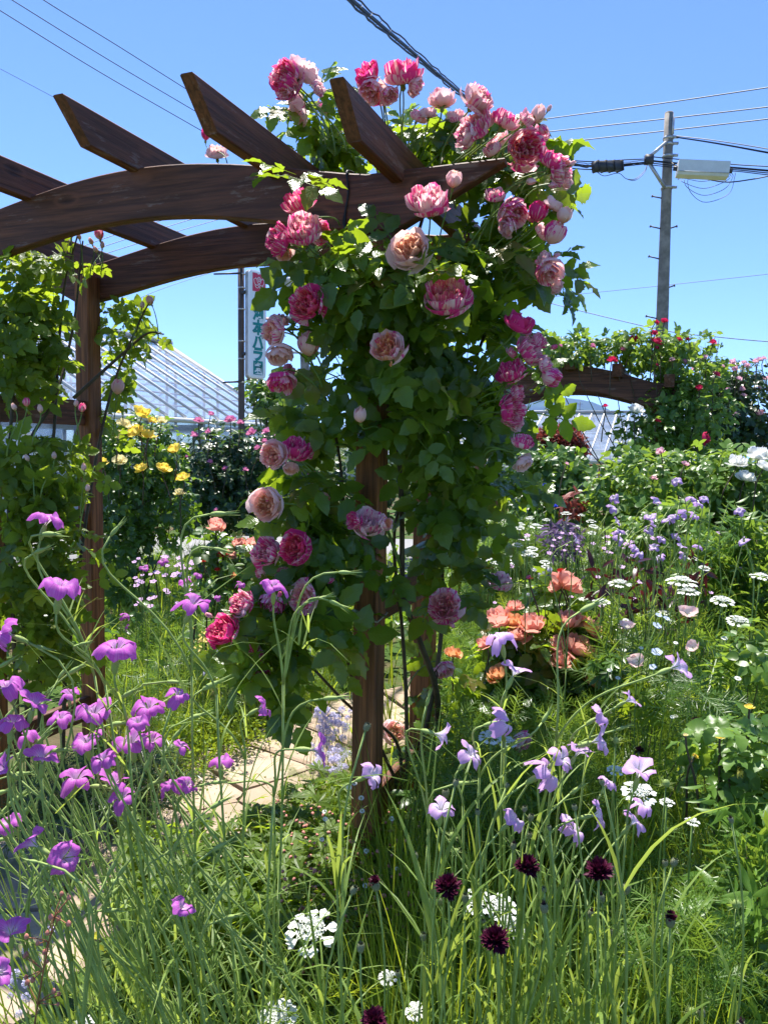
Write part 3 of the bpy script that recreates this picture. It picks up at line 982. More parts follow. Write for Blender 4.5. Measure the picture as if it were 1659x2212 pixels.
# ------------------------------------------------------------------ far pergola
FR2 = at(1418, 880, 7.0); FR2[2] = 0
pg2 = thing('garden_pergola', 'farther brown timber rose arch under crimson climbing roses on the right', 'pergola', FR2)
PZ2 = float(at(1480, 828, 6.9)[2]) - .22
make_arch(pg2, FR2 - DD * .062, .3, .34, .22, .045, PZ2, 1.6)
make_arch(pg2, FR2 + DD * .75, .3, .34, .22, .045, PZ2, 1.6)
for s_, dd in ((0, 0), (-SPAN, 0), (0, .7), (-SPAN, .7)):
    make_post(pg2, FR2 + BD * s_ + DD * dd, PZ2 + .1, .09)
for x_ in (.10, -.34, -.76, -1.2):
    topz = PZ2 + .22 + float(arch_z(-x_)) * 1.6; zb = topz - .05
    t = extrude_profile([(-.25, 0), (1.0, 0)], [(-.28, .11), (1.05, .11)], .085)
    board('rafter', pg2, t, local(DD, -BD, ZUP, FR2 + BD * x_ + ZUP * zb))

# ------------------------------------------------------------------ utility pole with brackets
PY = 18.0
pt, pb_ = at(1444.5, 246, PY), at(1420, 980, PY); base = pb_ + (pb_ - pt) * (pb_[2] / (pt[2] - pb_[2])); base[2] = -.05
pole = thing('utility_pole', 'tall grey concrete utility pole rising behind the right rose arch', 'utility pole', base)
mb = MB(); mb.add(tube(np.linspace(base, pt, 9), np.linspace(.175, .098, 9), 24)); mb.add(lathe([(.098, 0), (.09, .03), (.001, .045)], 24).xf(None, pt))
mb.build('pole_shaft', M['concrete'], pole)


def pole_pt(py):
    t_ = (py - 246) / (980 - 246.); return pt + (pb_ - pt) * t_


for px, py in ((1409, 425), (1405, 490), (1402, 555), (1396, 684)):
    a = pole_pt(py); e = at(px, py - 1, PY - .02); mb = MB(); mb.add(cyl(a, e, .016, .016, 8)); mb.add(cyl(e, e + nrm(e - a) * .02, .03, .03, 8)); mb.build('step_bolt', M['darksteel'], pole)
for px, py in ((1460, 490), (1455, 618)):
    a = pole_pt(py); e = at(px, py - 1, PY - .02); mb = MB(); mb.add(cyl(a, e, .016, .016, 8)); mb.add(cyl(e, e + nrm(e - a) * .02, .03, .03, 8)); mb.build('step_bolt', M['darksteel'], pole)
for py in (297, 310, 335, 402):
    a = pole_pt(py); ax = nrm(pt - pb_); mb = MB(); mb.add(tube([a - ax * .025, a + ax * .025], .115 + (py - 246) / 734 * .075, 24)); mb.add(box(a + np.array([.14, -.08, 0]), (.12, .05, .05))); mb.build('clamp_band', M['steel'], pole)
hub = at(1401, 345, PY - .3)
for py in (309, 404):
    mb = MB(); mb.add(beam_between(pole_pt(py) + np.array([-.08, -.1, 0]), hub + ZUP * (.06 if py < 340 else -.06), .05, .06)); mb.build('brace', M['steel'], pole)
mb = MB(); mb.add(box(hub, (.18, .12, .2))); mb.build('cable_clamp', M['darksteel'], pole)
mb = MB(); mb.add(box(pole_pt(275) + np.array([.06, -.11, 0]), (.05, .02, .36))); mb.build('name_plate', M['steel'], pole)


def cable(name, label, pts, r, cat='cable', group=None, n=8, mat='cable', sides=5):
    P = smooth_path([at(*q) for q in pts], n); mb_ = MB(); mb_.add(tube(P, r, sides))
    return tag(mb_.build(name, M[mat]), label, cat, group)


cable('power_cable', 'thin power line, topmost of the three crossing left of the second rafter', [(-60, -106, 16), (95, 0, 18), (255, 99, 20.5), (415, 200, 23), (560, 290, 26)], .011)
cable('power_cable', 'thin power line, middle one of the three crossing left of the second rafter', [(-60, -55, 16), (27, 0, 18), (230, 126, 20.5), (432, 246, 23), (560, 322, 26)], .011)
cable('power_cable', 'thin power line, lowest of the three crossing left of the second rafter', [(-60, -15, 16), (0, 22, 18), (215, 155, 20.5), (437, 283, 23), (560, 354, 26)], .011)
cable('drop_wire', 'faint thin wire meeting the leftmost pointed rafter tip', [(-60, 118, 18), (0, 148, 19), (130, 217, 21), (330, 325, 24)], .006)
for i, dy in enumerate((0, 17, 34)):
    cable('power_cable', ('upper', 'middle', 'lower')[i] + ' of three wires rising to the right in the gap under the curved front beam',
          [(60, 590 + dy, 20), (190, 528 + dy, 22), (370, 470 + dy, 24), (560, 415 + dy, 26), (680, 380 + dy, 28)], .010)
cable('drop_wire', 'thin wire slanting up behind the brown sign, above the glasshouse', [(250, 672, 24), (340, 628, 25), (500, 575, 27), (680, 520, 30)], .008)
for i, (y0, y1, w) in enumerate(((263, 189, 'highest'), (290, 231, 'middle'), (316, 257, 'lowest'))):
    cable('power_cable', w + ' of three long wires passing near the utility pole top', [(1060, y0 + (y0 - y1) * .13, 26), (1200, y0 - (y0 - y1) * .12, 24.5), (1430, (y0 + y1) / 2 - 3, 22), (1659, y1, 20), (1800, y1 - (y0 - y1) * .3, 18)], .016)
for i, dy in enumerate((0, 7, 9)):
    cable('drop_wire', ('upper strand', 'middle strand', 'lower strand')[i] + ' of the loose wires leaving the pole clamp to the right', [(1452, 293 + dy * .3, PY), (1540, 303 + dy * .7, 17), (1659, 322 + dy, 16), (1760, 340 + dy, 15)], .010)
cable('drop_wire', 'faint wire crossing behind the middle of the utility pole', [(1060, 654, 30), (1174, 643, 29), (1420, 618, 26), (1659, 592, 24), (1760, 580, 23)], .009)
cable('drop_wire', 'dark sagging wire passing low behind the utility pole foot', [(1100, 624, 26), (1178, 652, 25), (1420, 711, 22), (1540, 727, 21), (1659, 738, 20), (1760, 743, 19)], .012)
# heavy cable bundle
BP = [(640, -115, 5.2), (760, 0, 6.4), (890, 112, 8.2), (1010, 213, 10.6), (1120, 292, 13.5), (1235, 352, 16.4), (1310, 357, 17.3), (1402, 350, PY - .3)]
bun = thing('cable_bundle', 'heavy black cable bundle with spiral hangers, sloping from the top edge to the pole', 'cable', at(*BP[-1]))
P = smooth_path([at(*q) for q in BP], 14)
mb = MB(); mb.add(tube(P, .017, 7)); mb.build('main_cable', M['cable'], bun)
for dz, r_ in ((.045, .008), (-.03, .010)):
    q = P + ZUP * dz + rng.normal(size=P.shape) * .006; mb = MB(); mb.add(tube(q, r_, 5)); mb.build('side_cable', M['cable'], bun)
L = np.linspace(0, len(P) - 1, 520); Q = np.stack([np.interp(L, np.arange(len(P)), P[:, k]) for k in range(3)], 1)
ph = np.linspace(0, 2 * np.pi * 44, 520); Q = Q + np.stack([np.cos(ph), 0 * ph, np.sin(ph)], 1) * .030
mb = MB(); mb.add(tube(Q, .0022, 4)); mb.build('spiral_hanger', M['cable'], bun)
bun2 = thing('cable_bundle', 'black cable bundle with slack coils running right from the pole past the white box', 'cable', hub)
for dy, r_ in ((0, .022), (-9, .012), (5, .012), (9, .010)):
    mb = MB(); mb.add(tube(smooth_path([at(1401, 347 + dy, PY - .3), at(1440, 351 + dy, PY - .25), at(1520, 358 + dy, PY - .5), at(1590, 363 + dy * .8, PY - .8), at(1660, 369 + dy, PY - 1.2), at(1760, 378 + dy, PY - 1.8)], 8), r_, 5)); mb.build('strand', M['cable'], bun2)
for j in range(4):
    x0, x1, sag = 1468 + j * 7, 1560 + 9 * j, 392 + 11 * j
    mb = MB(); mb.add(tube(smooth_path([at(x1, 372, 17.3), at(x1 + 14 - 5 * j, 382, 17.25), at(x1 - 14, sag - 6, 17.2), at((x0 + x1) / 2 - 5 * j, sag + j * 4, 17.2), at(x0 + 3, sag - 8, 17.2), at(x0 - 4, 388, 17.3), at(x0 + 12, 378, 17.4)], 6), .006, 4)); mb.build('slack_coil', M['cable'], bun2)
mb = MB(); mb.add(tube(smooth_path([at(1450, 352, 17.6), at(1490, 376, 17.4), at(1560, 393, 17.2), at(1620, 388, 17), at(1680, 376, 16.8)], 6), .014, 5)); mb.build('strand', M['cable'], bun2)
for dy, x0 in ((9, 1235), (-8, 1235), (3, 1240)):
    mb = MB(); mb.add(tube(smooth_path([at(x0, 355 + dy, 16.4), at(1282, 357 + dy, 17), at(1345, 352 + dy * .8, 17.4), at(1400, 348 + dy * .6, PY - .3)], 6), .012, 5)); mb.build('side_cable', M['cable'], bun)
for j in range(2):
    mb = MB(); mb.add(tube(smooth_path([at(1288, 371, 17), at(1305, 380, 17), at(1335, 374, 17.1), at(1352, 386, 17.2), at(1372, 389 - j * 3, 17.2), at(1392, 372 - j * 4, 17.4), at(1398, 352, PY - .3)], 6), .007, 4)); mb.build('slack_coil', M['cable'], bun)
a, b = at(1283, 360, 16.9), at(1341, 359, 17.3)
spl = thing('splice_closure', 'black cylindrical cable splice hanging in the bundle left of the utility pole', 'cable splice', a)
mb = MB(); mb.add(beam_between(a, b, .16, .2)); mb.build('case', M['darksteel'], spl)
for q in np.linspace(.06, .94, 4):
    mb = MB(); mb.add(beam_between(a + (b - a) * (q - .02), a + (b - a) * (q + .02), .19, .225)); mb.build('strap', M['cable'], spl)
a, b = at(1462, 364, 17.0), at(1572, 369, 16.8)
wb = thing('junction_box', 'long white plastic cable box hanging right of the utility pole', 'cable box', a)
y_ = nrm(b - a)
pr_ = np.array([(-.13, -.16), (.13, -.16), (.16, -.10), (.14, .15), (-.14, .15), (-.16, -.10)])
x_ = nrm(np.cross(y_, ZUP)); z_ = np.cross(x_, y_)
v = np.vstack([a + x_ * q[0] + z_ * q[1] for q in pr_] + [b + x_ * q[0] + z_ * q[1] for q in pr_]); k_ = np.arange(6)
mb = MB(); mb.add(T(v, [np.stack([k_, (k_ + 1) % 6, 6 + (k_ + 1) % 6, 6 + k_], -1), np.stack([k_[::-1], 6 + k_])])); mb.build('case', M['whitebox'], wb, False)
mb = MB(); mb.add(beam_between(a - z_ * .1, b - z_ * .1, .335, .012)); mb.build('seam', M['alugrey'], wb)
for q in (-.02, 1.02):
    c = a + (b - a) * q; mb = MB(); mb.add(cyl(c - y_ * .06, c + y_ * .06, .05, .05, 10)); mb.build('gland', M['darksteel'], wb)

# ------------------------------------------------------------------ transformer pole behind the roses
tb = at(668, 965, 24); tb[2] = -.05; tt = at(652, 560, 24)
tp = thing('transformer_pole', 'grey concrete pole with two transformer cans, half hidden behind the roses right of the sign', 'utility pole', tb)
mb = MB(); mb.add(tube(np.linspace(tb, tt, 6), np.linspace(.17, .11, 6), 20)); mb.build('pole_shaft', M['concrete'], tp)
for px in (633, 684):
    c = at(px, 633, 23.6); mb = MB(); mb.add(lathe([(.001, -.42), (.25, -.42), (.26, -.38), (.26, .32), (.28, .34), (.28, .38), (.15, .44), (.001, .45)], 18).xf(None, c))
    can = mb.build('transformer_can', M['steel'], tp)
    for q in (-.12, .12):
        mb = MB(); mb.add(lathe([(.03, .42), (.045, .46), (.03, .5), (.045, .54), (.03, .58), (.001, .6)], 8).xf(None, c + np.array([q, 0, 0]))); mb.build('bushing', M['whitebox'], can)
for z_ in (598, 660, 720):
    c = tt + (tb - tt) * ((z_ - 560) / 405.); mb = MB(); mb.add(beam_between(c + np.array([-.75, -.15, 0]), c + np.array([.65, -.15, 0]), .07, .07)); mb.build('crossarm', M['steel'], tp)

# ------------------------------------------------------------------ sign on brown pole
SY = 14.0; sc_ = at(555.5, 702, SY); sa = R(46)
wx = np.array([math.cos(sa), math.sin(sa), 0]); wn = np.array([math.sin(sa), -math.cos(sa), 0])
hz = (at(555, 586, SY)[2] - at(555, 820, SY)[2]) / 2
sg0 = at(523, 900, SY + .05); sg0[2] = -.05; sgt = at(521, 560, SY + .05)
sp = thing('sign_pole', 'brown steel pole with side arms carrying the vertical nursery sign', 'pole', sg0)
mb = MB(); mb.add(tube(np.linspace(sg0, sgt + ZUP * .1, 4), .058, 16)); mb.build('pole_shaft', M['signpole'], sp)
for py, px0 in ((592, 462), (826, 482)):
    mb = MB(); mb.add(cyl(at(523, py - 2, SY), at(px0, py, SY - .1), .02, .015, 8)); mb.build('side_arm', M['darksteel'], sp)
for py in (592, 622, 668, 737, 775, 826):
    c = at(522, py, SY + .05); mb = MB(); mb.add(tube([c - ZUP * .012, c + ZUP * .012], .064, 16)); mb.build('strap', M['steel'], sp)
sgn = thing('nursery_sign', 'tall white box sign with green characters and red rose emblem', 'sign', sc_)
HW, DPT = .190, .10


def rrect(hw, hh, r_, n=6):
    out = []
    for cx, cy_, a0 in ((hw - r_, hh - r_, 0), (-hw + r_, hh - r_, 90), (-hw + r_, -hh + r_, 180), (hw - r_, -hh + r_, 270)):
        for i in range(n + 1):
            a_ = R(a0 + 90 * i / n); out.append((cx + r_ * math.cos(a_), cy_ + r_ * math.sin(a_)))
    return np.array(out)


def slab(outline, d0, d1, inset=0.0, rim=0.0):
    """outline in the (wx, z) plane, from depth d0 to d1 along wn"""
    m = len(outline); k_ = np.arange(m); k2 = (k_ + 1) % m
    P_ = lambda o, d_: sc_ + o[:, 0:1] * wx + o[:, 1:2] * ZUP + wn * d_
    o2 = outline * (1 - inset)
    v_ = np.vstack([P_(outline, d0), P_(outline, d1 - rim), P_(o2, d1)])
    return T(v_, [np.stack([k_, k2, m + k2, m + k_], -1), np.stack([m + k_, m + k2, 2 * m + k2, 2 * m + k_], -1), k_[None, ::-1], (2 * m + k_)[None]])


mb = MB(); mb.add(slab(rrect(HW, hz, .07), -DPT, -.02)); mb.build('case', M['signframe'], sgn, False)
mb = MB(); mb.add(slab(rrect(HW - .006, hz - .006, .068), -.02, .03, .03, .012)); mb.build('face_panel', M['signwhite'], sgn, False)
yz = lambda zy: hz * (1 - 2 * (zy - 205) / 1730.)      # vertical position read from the photograph's rows
em = np.array([(-.12, yz(255)), (-.12, yz(545)), (.155, yz(545)), (.155, yz(262)), (.04, yz(262)), (.0, yz(275)), (-.02, yz(258))])[::-1]
mb = MB(); mb.add(slab(em, .03, .034)); emb = mb.build('emblem_panel', M['signred'], sgn, False)
ecx, ecy, er = .018, yz(398), .118


def emblem_line(pts): return tube(np.array([sc_ + (ecx + er * x) * wx + (ecy + er * y * 1.0) * ZUP + wn * .036 for x, y in smooth_path(np.array(pts, float), 6)]), .0055, 5)


mb = MB()
for pts in ([(0, -.25), (-.3, .05), (-.33, .5), (0, .78), (.33, .5), (.3, .05), (0, -.25)],
            [(-.32, .3), (-.62, .62), (-.66, .55), (-.92, .38), (-.9, .02), (-.75, -.3), (-.45, -.45), (-.1, -.3)],
            [(.32, .3), (.62, .62), (.66, .55), (.92, .38), (.9, .02), (.75, -.3), (.45, -.45), (.1, -.3)],
            [(-.75, -.3), (-.62, -.72), (-.25, -.85), (0, -.62), (.25, -.85), (.62, -.72), (.75, -.3)], [(0, -.62), (-.2, -.4), (0, -.25), (.2, -.4), (0, -.62)],
            [(-.18, .42), (.02, .56), (.2, .42), (.16, .2), (-.02, .12), (-.12, .24), (0, .36)]):
    mb.add(emblem_line(pts))
mb.build('rose_emblem', M['signwhite'], emb)


def lettering(txt, cx, cz, size, bold, d_, squash=1.0):
    cu = bpy.data.curves.new('letter', 'FONT'); cu.body = txt; cu.size = size; cu.align_x = 'CENTER'; cu.offset = bold; cu.extrude = .003; cu.resolution_u = 4
    tmp = bpy.data.objects.new('letter_tmp', cu); COL.objects.link(tmp)
    dg = bpy.context.evaluated_depsgraph_get(); dg.update()
    me = bpy.data.meshes.new_from_object(tmp.evaluated_get(dg)); bpy.data.objects.remove(tmp); bpy.data.curves.remove(cu)
    me.materials.clear(); me.materials.append(M['signgreen'])
    vs_ = np.array([v.co[:] for v in me.vertices]);
    ctr = (vs_.min(0) + vs_.max(0)) / 2
    o = sc_ + wx * cx + ZUP * cz + wn * d_
    m_ = local(wx, ZUP, wn, o) @ Matrix.Diagonal((squash, 1, 1, 1)) @ Matrix.Translation(Vector((-ctr[0], -ctr[1], 0)))
    return put('character', me, sgn, m_)


for ch, zy, s_, b_ in (('(有)', 690, .125, .004), ('河', 880, .275, .012), ('本', 1112, .275, .012), ('バ', 1335, .275, .014), ('ラ', 1545, .275, .014), ('園', 1762, .265, .0075)):
    lettering(ch, .01 if len(ch) > 1 else .004, yz(zy), s_, b_, .0345, .88)
for zz in (yz(560), yz(1540)):
    mb = MB(); mb.add(beam_between(sc_ + ZUP * zz - wx * HW - wn * .08, at(523, 700, SY + .05) * np.array([1, 1, 0]) + ZUP * (sc_[2] + zz), .05, .05)); mb.build('bracket', M['darksteel'], sgn)


# ------------------------------------------------------------------ glasshouses
def glasshouse(label, ridge, A, L, O, w, zr, ze, step, bars_w=.05, purl=6, gable=True):
    """ridge: one end of the ridge; A: along the ridge; O: horizontally from ridge to the visible eave"""
    ridge = np.array([ridge[0], ridge[1], 0.0]); g = thing('glasshouse', label, 'greenhouse', ridge)
    pt_ = lambda a, o, z: ridge + A * a + O * o + ZUP * z
    mb_ = MB()
    for sg in (1, -1):
        v_ = [pt_(0, 0, zr), pt_(L, 0, zr), pt_(L, sg * w, ze), pt_(0, sg * w, ze), pt_(L, sg * w, .5), pt_(0, sg * w, .5)]
        mb_.add(T(v_, [np.array([[0, 1, 2, 3], [3, 2, 4, 5]])]))
    for a in (0, L):
        mb_.add(T([pt_(a, 0, zr), pt_(a, w, ze), pt_(a, w, .5), pt_(a, -w, .5), pt_(a, -w, ze)], np.array([[0, 1, 2, 3, 4]])))
    mb_.build('glass_pane', M['glass'], g, False)
    slope = nrm(np.array([0, w, ze - zr])); nrm_up = np.array([0, zr - ze, w]) / math.hypot(zr - ze, w)
    up3 = O * nrm_up[1] + ZUP * nrm_up[2]
    xs = np.arange(0, L + .01, step)
    for i, a in enumerate(xs):
        mb_ = MB(); mb_.add(beam_between(pt_(a, 0, zr) + up3 * .02, pt_(a, w + .04, ze - .03) + up3 * .02, bars_w, .05, up3)); mb_.build('glazing_bar', M['alu'], g)
    up4 = -O * nrm_up[1] + ZUP * nrm_up[2]
    for a in xs[::2]:
        mb_ = MB(); mb_.add(beam_between(pt_(a, 0, zr) + up4 * .02, pt_(a, -w, ze) + up4 * .02, .06, .05, up4)); mb_.build('glazing_bar', M['alugrey'], g)
    for i in range(1, purl + 1):
        q = i / (purl + 1.)
        for sg in (1, -1):
            mb_ = MB(); mb_.add(beam_between(pt_(0, sg * w * q, zr + (ze - zr) * q - .06), pt_(L, sg * w * q, zr + (ze - zr) * q - .06), .035, .035)); mb_.build('purlin', M['alugrey'], g)
    mb_ = MB(); mb_.add(beam_between(pt_(-.1, 0, zr + .06), pt_(L + .1, 0, zr + .06), .28, .10)); mb_.build('ridge_cap', M['alugrey'], g)
    for sg in (1, -1):
        mb_ = MB(); mb_.add(beam_between(pt_(-.05, sg * (w + .05), ze - .08), pt_(L + .05, sg * (w + .05), ze - .08), .14, .10)); mb_.build('gutter', M['alu'], g)
    for a in np.arange(0, L + .01, step * 3):
        for sg in (1, -1):
            mb_ = MB(); mb_.add(beam_between(pt_(a, sg * w, 0), pt_(a, sg * w, ze - .1), .08, .08, A)); mb_.build('wall_post', M['alugrey'], g)
        mb_ = MB(); mb_.add(beam_between(pt_(a, -w, ze - .2), pt_(a, w, ze - .2), .06, .08)); mb_.build('tie_beam', M['alugrey'], g)
        for o_ in (-.45, .45):
            mb_ = MB(); mb_.add(beam_between(pt_(a, w * o_, ze - .2), pt_(a, w * o_, zr - (zr - ze) * .47), .05, .05, A)); mb_.build('tie_beam', M['alugrey'], g)
    mb_ = MB()
    for sg in (1, -1): mb_.add(beam_between(pt_(0, sg * w, .25), pt_(L, sg * w, .25), .1, .6))
    mb_.build('base_wall', M['alugrey'], g)
    for a in (0, L):
        for o_ in np.linspace(-1, 1, 7)[1:-1]:
            mb_ = MB(); mb_.add(beam_between(pt_(a, w * o_, 0), pt_(a, w * o_, zr - (zr - ze) * abs(o_)), .06, .05, A)); mb_.build('gable_bar', M['alu'], g)
        for sg in (1, -1):
            mb_ = MB(); mb_.add(beam_between(pt_(a, 0, zr), pt_(a, sg * w, ze), .09, .09)); mb_.build('verge', M['alu'], g)
    return g


E1 = at(613, 914, 20); R1 = at(360, 745, 21.4)
G1 = np.array([.375, .927, 0]); O1 = np.array([.927, -.375, 0])
glasshouse('large glasshouse with white glazing bars behind the yellow roses, left of the sign', R1, -G1, 13.2, O1, float((E1 - R1)[:2] @ O1[:2]), R1[2], E1[2], .60)
R2 = at(1500, 893, 31)
glasshouse('low distant glasshouse roof seen under the farther rose arch', R2, -BD, 13, -DD, 5.2, R2[2], float(at(1250, 992, 26)[2]), .5, .05, 4)
# low things by the glasshouses
fc = at(8, 1000, 11.5); fw = thing('corrugated_fence', 'white corrugated metal fence panel at the left edge behind the light green climber', 'fence', (fc[0], fc[1], 0))
x = np.linspace(-2.2, .45, 120); yy = .02 * np.sin(x * 62)
v = np.concatenate([np.stack([fc[0] + x, fc[1] + yy, np.full_like(x, 0.0)], -1), np.stack([fc[0] + x, fc[1] + yy, np.full_like(x, float(at(0, 935, 11.5)[2]))], -1)])
k_ = np.arange(119); mb = MB(); mb.add(T(v, np.stack([k_, k_ + 1, 121 + k_, 120 + k_], -1))); mb.build('panel', M['fence'], fw)
mb = MB(); mb.add(beam_between((fc[0] - 2.2, fc[1], float(at(0, 935, 11.5)[2])), (fc[0] + .45, fc[1], float(at(0, 935, 11.5)[2])), .06, .05)); mb.build('top_rail', M['alu'], fw)
ra, rb = at(1268, 1006, 10), at(1345, 1006, 10.2)
rl = thing('iron_railing', 'low rusty iron railing beyond the shrubs under the farther arch', 'railing', (ra[0], ra[1], 0))
mb = MB(); mb.add(beam_between(ra, rb, .03, .04)); mb.build('rail', M['rust'], rl)
for q in np.linspace(0, 1, 7):
    c = ra + (rb - ra) * q; mb = MB(); mb.add(cyl((c[0], c[1], 0), c, .012, .012, 6)); mb.build('baluster', M['rust'], rl)
c = at(1650, 995, 7.5); mb = MB()
mb.add(lathe([(.001, .72), (.30, .70), (.34, .62), (.35, .1), (.33, 0), (.001, 0)], 24).xf(None, (c[0] + .12, c[1], float(c[2]) - .66)))
for z_ in (.25, .45): mb.add(lathe([(.35, z_ - .02), (.365, z_), (.35, z_ + .02)], 24).xf(None, (c[0] + .12, c[1], float(c[2]) - .66)))
mb.add(lathe([(.36, -.9), (.36, 0.0), (.001, 0.0)], 16).xf(None, (c[0] + .12, c[1], float(c[2]) - .665)))
tag(mb.build('water_drum', M['tarp']), 'blue plastic drum peeping out behind the white roses at the right edge', 'drum')
# transmission pylons on the skyline
for px, hpx in ((1251, 36), (1234, 32)):
    c = at(px, 905, 600); k_ = 600 / FPX; top = c[2] + hpx * k_
    pyl = thing('transmission_tower', 'tiny lattice tower before the blue hills, ' + ('right one of the pair' if hpx == 36 else 'left one of the pair'), 'pylon', (c[0], c[1], 0))
    mb = MB()
    for q in (-1, 1):
        mb.add(beam_between((c[0] + q * 1.3, c[1], 0), (c[0] + q * .2, c[1], top), .22, .22, np.array([0, 1., 0])))
    for i in range(8):
        z0, z1 = top * i / 8, top * (i + 1) / 8; mb.add(beam_between((c[0] - 1.3 + 1.1 * i / 8, c[1], z0), (c[0] + 1.3 - 1.1 * (i + 1) / 8, c[1], z1), .15, .15, np.array([0, 1., 0])))
    mb.build('lattice_mast', M['darksteel'], pyl)
    for z_, w_ in ((.96, 2.4), (.84, 3.0), (.72, 3.0)):
        mb = MB(); mb.add(beam_between((c[0] - w_, c[1], top * z_), (c[0] + w_, c[1], top * z_), .25, .25)); mb.build('crossarm', M['darksteel'], pyl)
# ------------------------------------------------------------------ the striped climbing rose on the main post
ROSE_ME = []
for t in ROSES:
    mb = MB(); mb.add(t); ROSE_ME.append(mb.mesh('rose_flower', M['stripe']))
BUD_ME = []
for t in BUDS:
    mb = MB(); mb.add(t); BUD_ME.append(mb.mesh('rose_bud', M['stripe']))
mb = MB(); mb.add(CALYX); CALYX_ME = mb.mesh('calyx', M['stem'])
mb = MB(); mb.add(CALYX_BUD); CALYX_BUD_ME = mb.mesh('calyx', M['stem'])

crose = thing('climbing_rose', 'large climbing rose with striped pink and cream blooms covering the main post', 'climbing rose', FR + np.array([.1, .15, 0]))
BLOBS = [  # px x, px y, rx, ry, distance, depth radius, sprays, toward-viewer
    (800, 640, 150, 120, 2.22, .14, 62), (930, 600, 130, 110, 2.2, .16, 52), (1050, 570, 105, 120, 2.45, .2, 50), (1115, 470, 75, 90, 2.5, .2, 36),
    (1105, 345, 85, 55, 2.5, .16, 26), (985, 312, 140, 50, 2.55, .18, 56), (870, 285, 65, 40, 2.62, .1, 16), (1050, 285, 75, 42, 2.55, .12, 18), (1140, 330, 55, 50, 2.5, .1, 16), (905, 340, 60, 30, 2.7, .08, 16), (690, 270, 78, 95, 2.80, .14, 46), (735, 335, 55, 50, 2.75, .1, 24), (655, 340, 40, 30, 2.7, .08, 8),
    (632, 382, 42, 26, 2.16, .03, 5), (710, 560, 72, 40, 2.2, .1, 17), (708, 625, 34, 46, 2.3, .08, 8), (740, 630, 80, 70, 2.3, .1, 20),
    (870, 780, 140, 120, 2.2, .16, 52), (1010, 740, 110, 120, 2.35, .18, 44), (990, 890, 110, 95, 2.36, .16, 44), (905, 930, 75, 60, 2.2, .11, 18),
    (740, 800, 80, 90, 2.3, .1, 20), (700, 900, 85, 80, 2.3, .12, 22), (670, 1040, 80, 95, 2.26, .12, 32), (680, 1130, 65, 70, 2.26, .12, 20), (1015, 1040, 90, 100, 2.45, .14, 40), (935, 1080, 60, 80, 2.5, .14, 22),
    (1100, 680, 55, 60, 2.6, .08, 13), (1190, 590, 50, 70, 2.45, .06, 12), (1150, 400, 50, 60, 2.4, .08, 12), (715, 1180, 60, 80, 2.2, .1, 20), (800, 1240, 40, 40, 2.25, .05, 4), (650, 1330, 105, 90, 2.1, .11, 44), (715, 1360, 50, 70, 2.3, .09, 12), (690, 1240, 70, 60, 2.2, .1, 16),
    (975, 1240, 62, 75, 2.5, .1, 28), (560, 1400, 70, 55, 2.06, .06, 18), (500, 1400, 40, 30, 2.05, .04, 5), (960, 1470, 50, 100, 2.85, .08, 14), (1090, 1060, 55, 60, 2.6, .1, 14), (600, 1470, 45, 40, 2.1, .05, 6),
    (1040, 1170, 40, 60, 2.65, .1, 8), (1000, 620, 90, 130, 2.7, .12, 30), (920, 830, 110, 120, 2.75, .12, 34), (870, 700, 100, 120, 2.75, .1, 30), (720, 480, 40, 30, 2.7, .05, 5), (1150, 860, 40, 60, 2.55, .07, 10)]
mb = MB()
for cx, cy_, rx, ry, Y, rm, k in BLOBS:
    P, o = px_blob(cx, cy_, max(rx - 34, rx * .45), max(ry - 26, ry * .5), Y, rm, int(k * .92), .25)
    foliage(mb, ROSE_LEAF, P, o, .112, .5, .45, .55, .35, .28, 0, .35)
mb.build('foliage', M['leaf'], crose)
# canes
CANES = [
    [(935, 1700, 2.75), (945, 1560, 2.72), (940, 1480, 2.66), (905, 1380, 2.58), (872, 1280, 2.52), (868, 1100, 2.45), (860, 900, 2.42), (880, 700, 2.38), (900, 520, 2.4), (960, 330, 2.5)],
    [(880, 1720, 2.62), (877, 1500, 2.6), (868, 1350, 2.55), (852, 1150, 2.5), (905, 1000, 2.5), (1000, 930, 2.4), (1100, 880, 2.45)],
    [(870, 1730, 2.6), (855, 1600, 2.58), (760, 1530, 2.45), (650, 1420, 2.2), (560, 1380, 2.1), (490, 1372, 2.08)],
    [(890, 1720, 2.66), (950, 1400, 2.7), (955, 1150, 2.7), (970, 950, 2.65), (1040, 740, 2.6), (1110, 560, 2.55), (1130, 420, 2.55), (1110, 300, 2.5)],
    [(875, 1730, 2.6), (755, 1450, 2.42), (748, 1250, 2.36), (735, 1000, 2.36), (700, 850, 2.35), (650, 740, 2.3), (600, 700, 2.25)],
    [(860, 800, 2.42), (780, 600, 2.4), (725, 450, 2.65), (715, 330, 2.78), (690, 230, 2.8)],
    [(872, 1240, 2.5), (780, 1000, 2.38), (720, 960, 2.3), (640, 980, 2.2)]]
for i, c in enumerate(CANES):
    P = smooth_path([at(*q) for q in c], 6); r0 = (.013, .008, .007, .009, .007, .006, .006)[i]
    if i < 5: P[0, 2] = .0
    mb = MB(); mb.add(tube(P, np.linspace(r0, r0 * .35, len(P)), 7)); mb.build('cane', M['cane'] if i < 5 else M['stem'], crose)
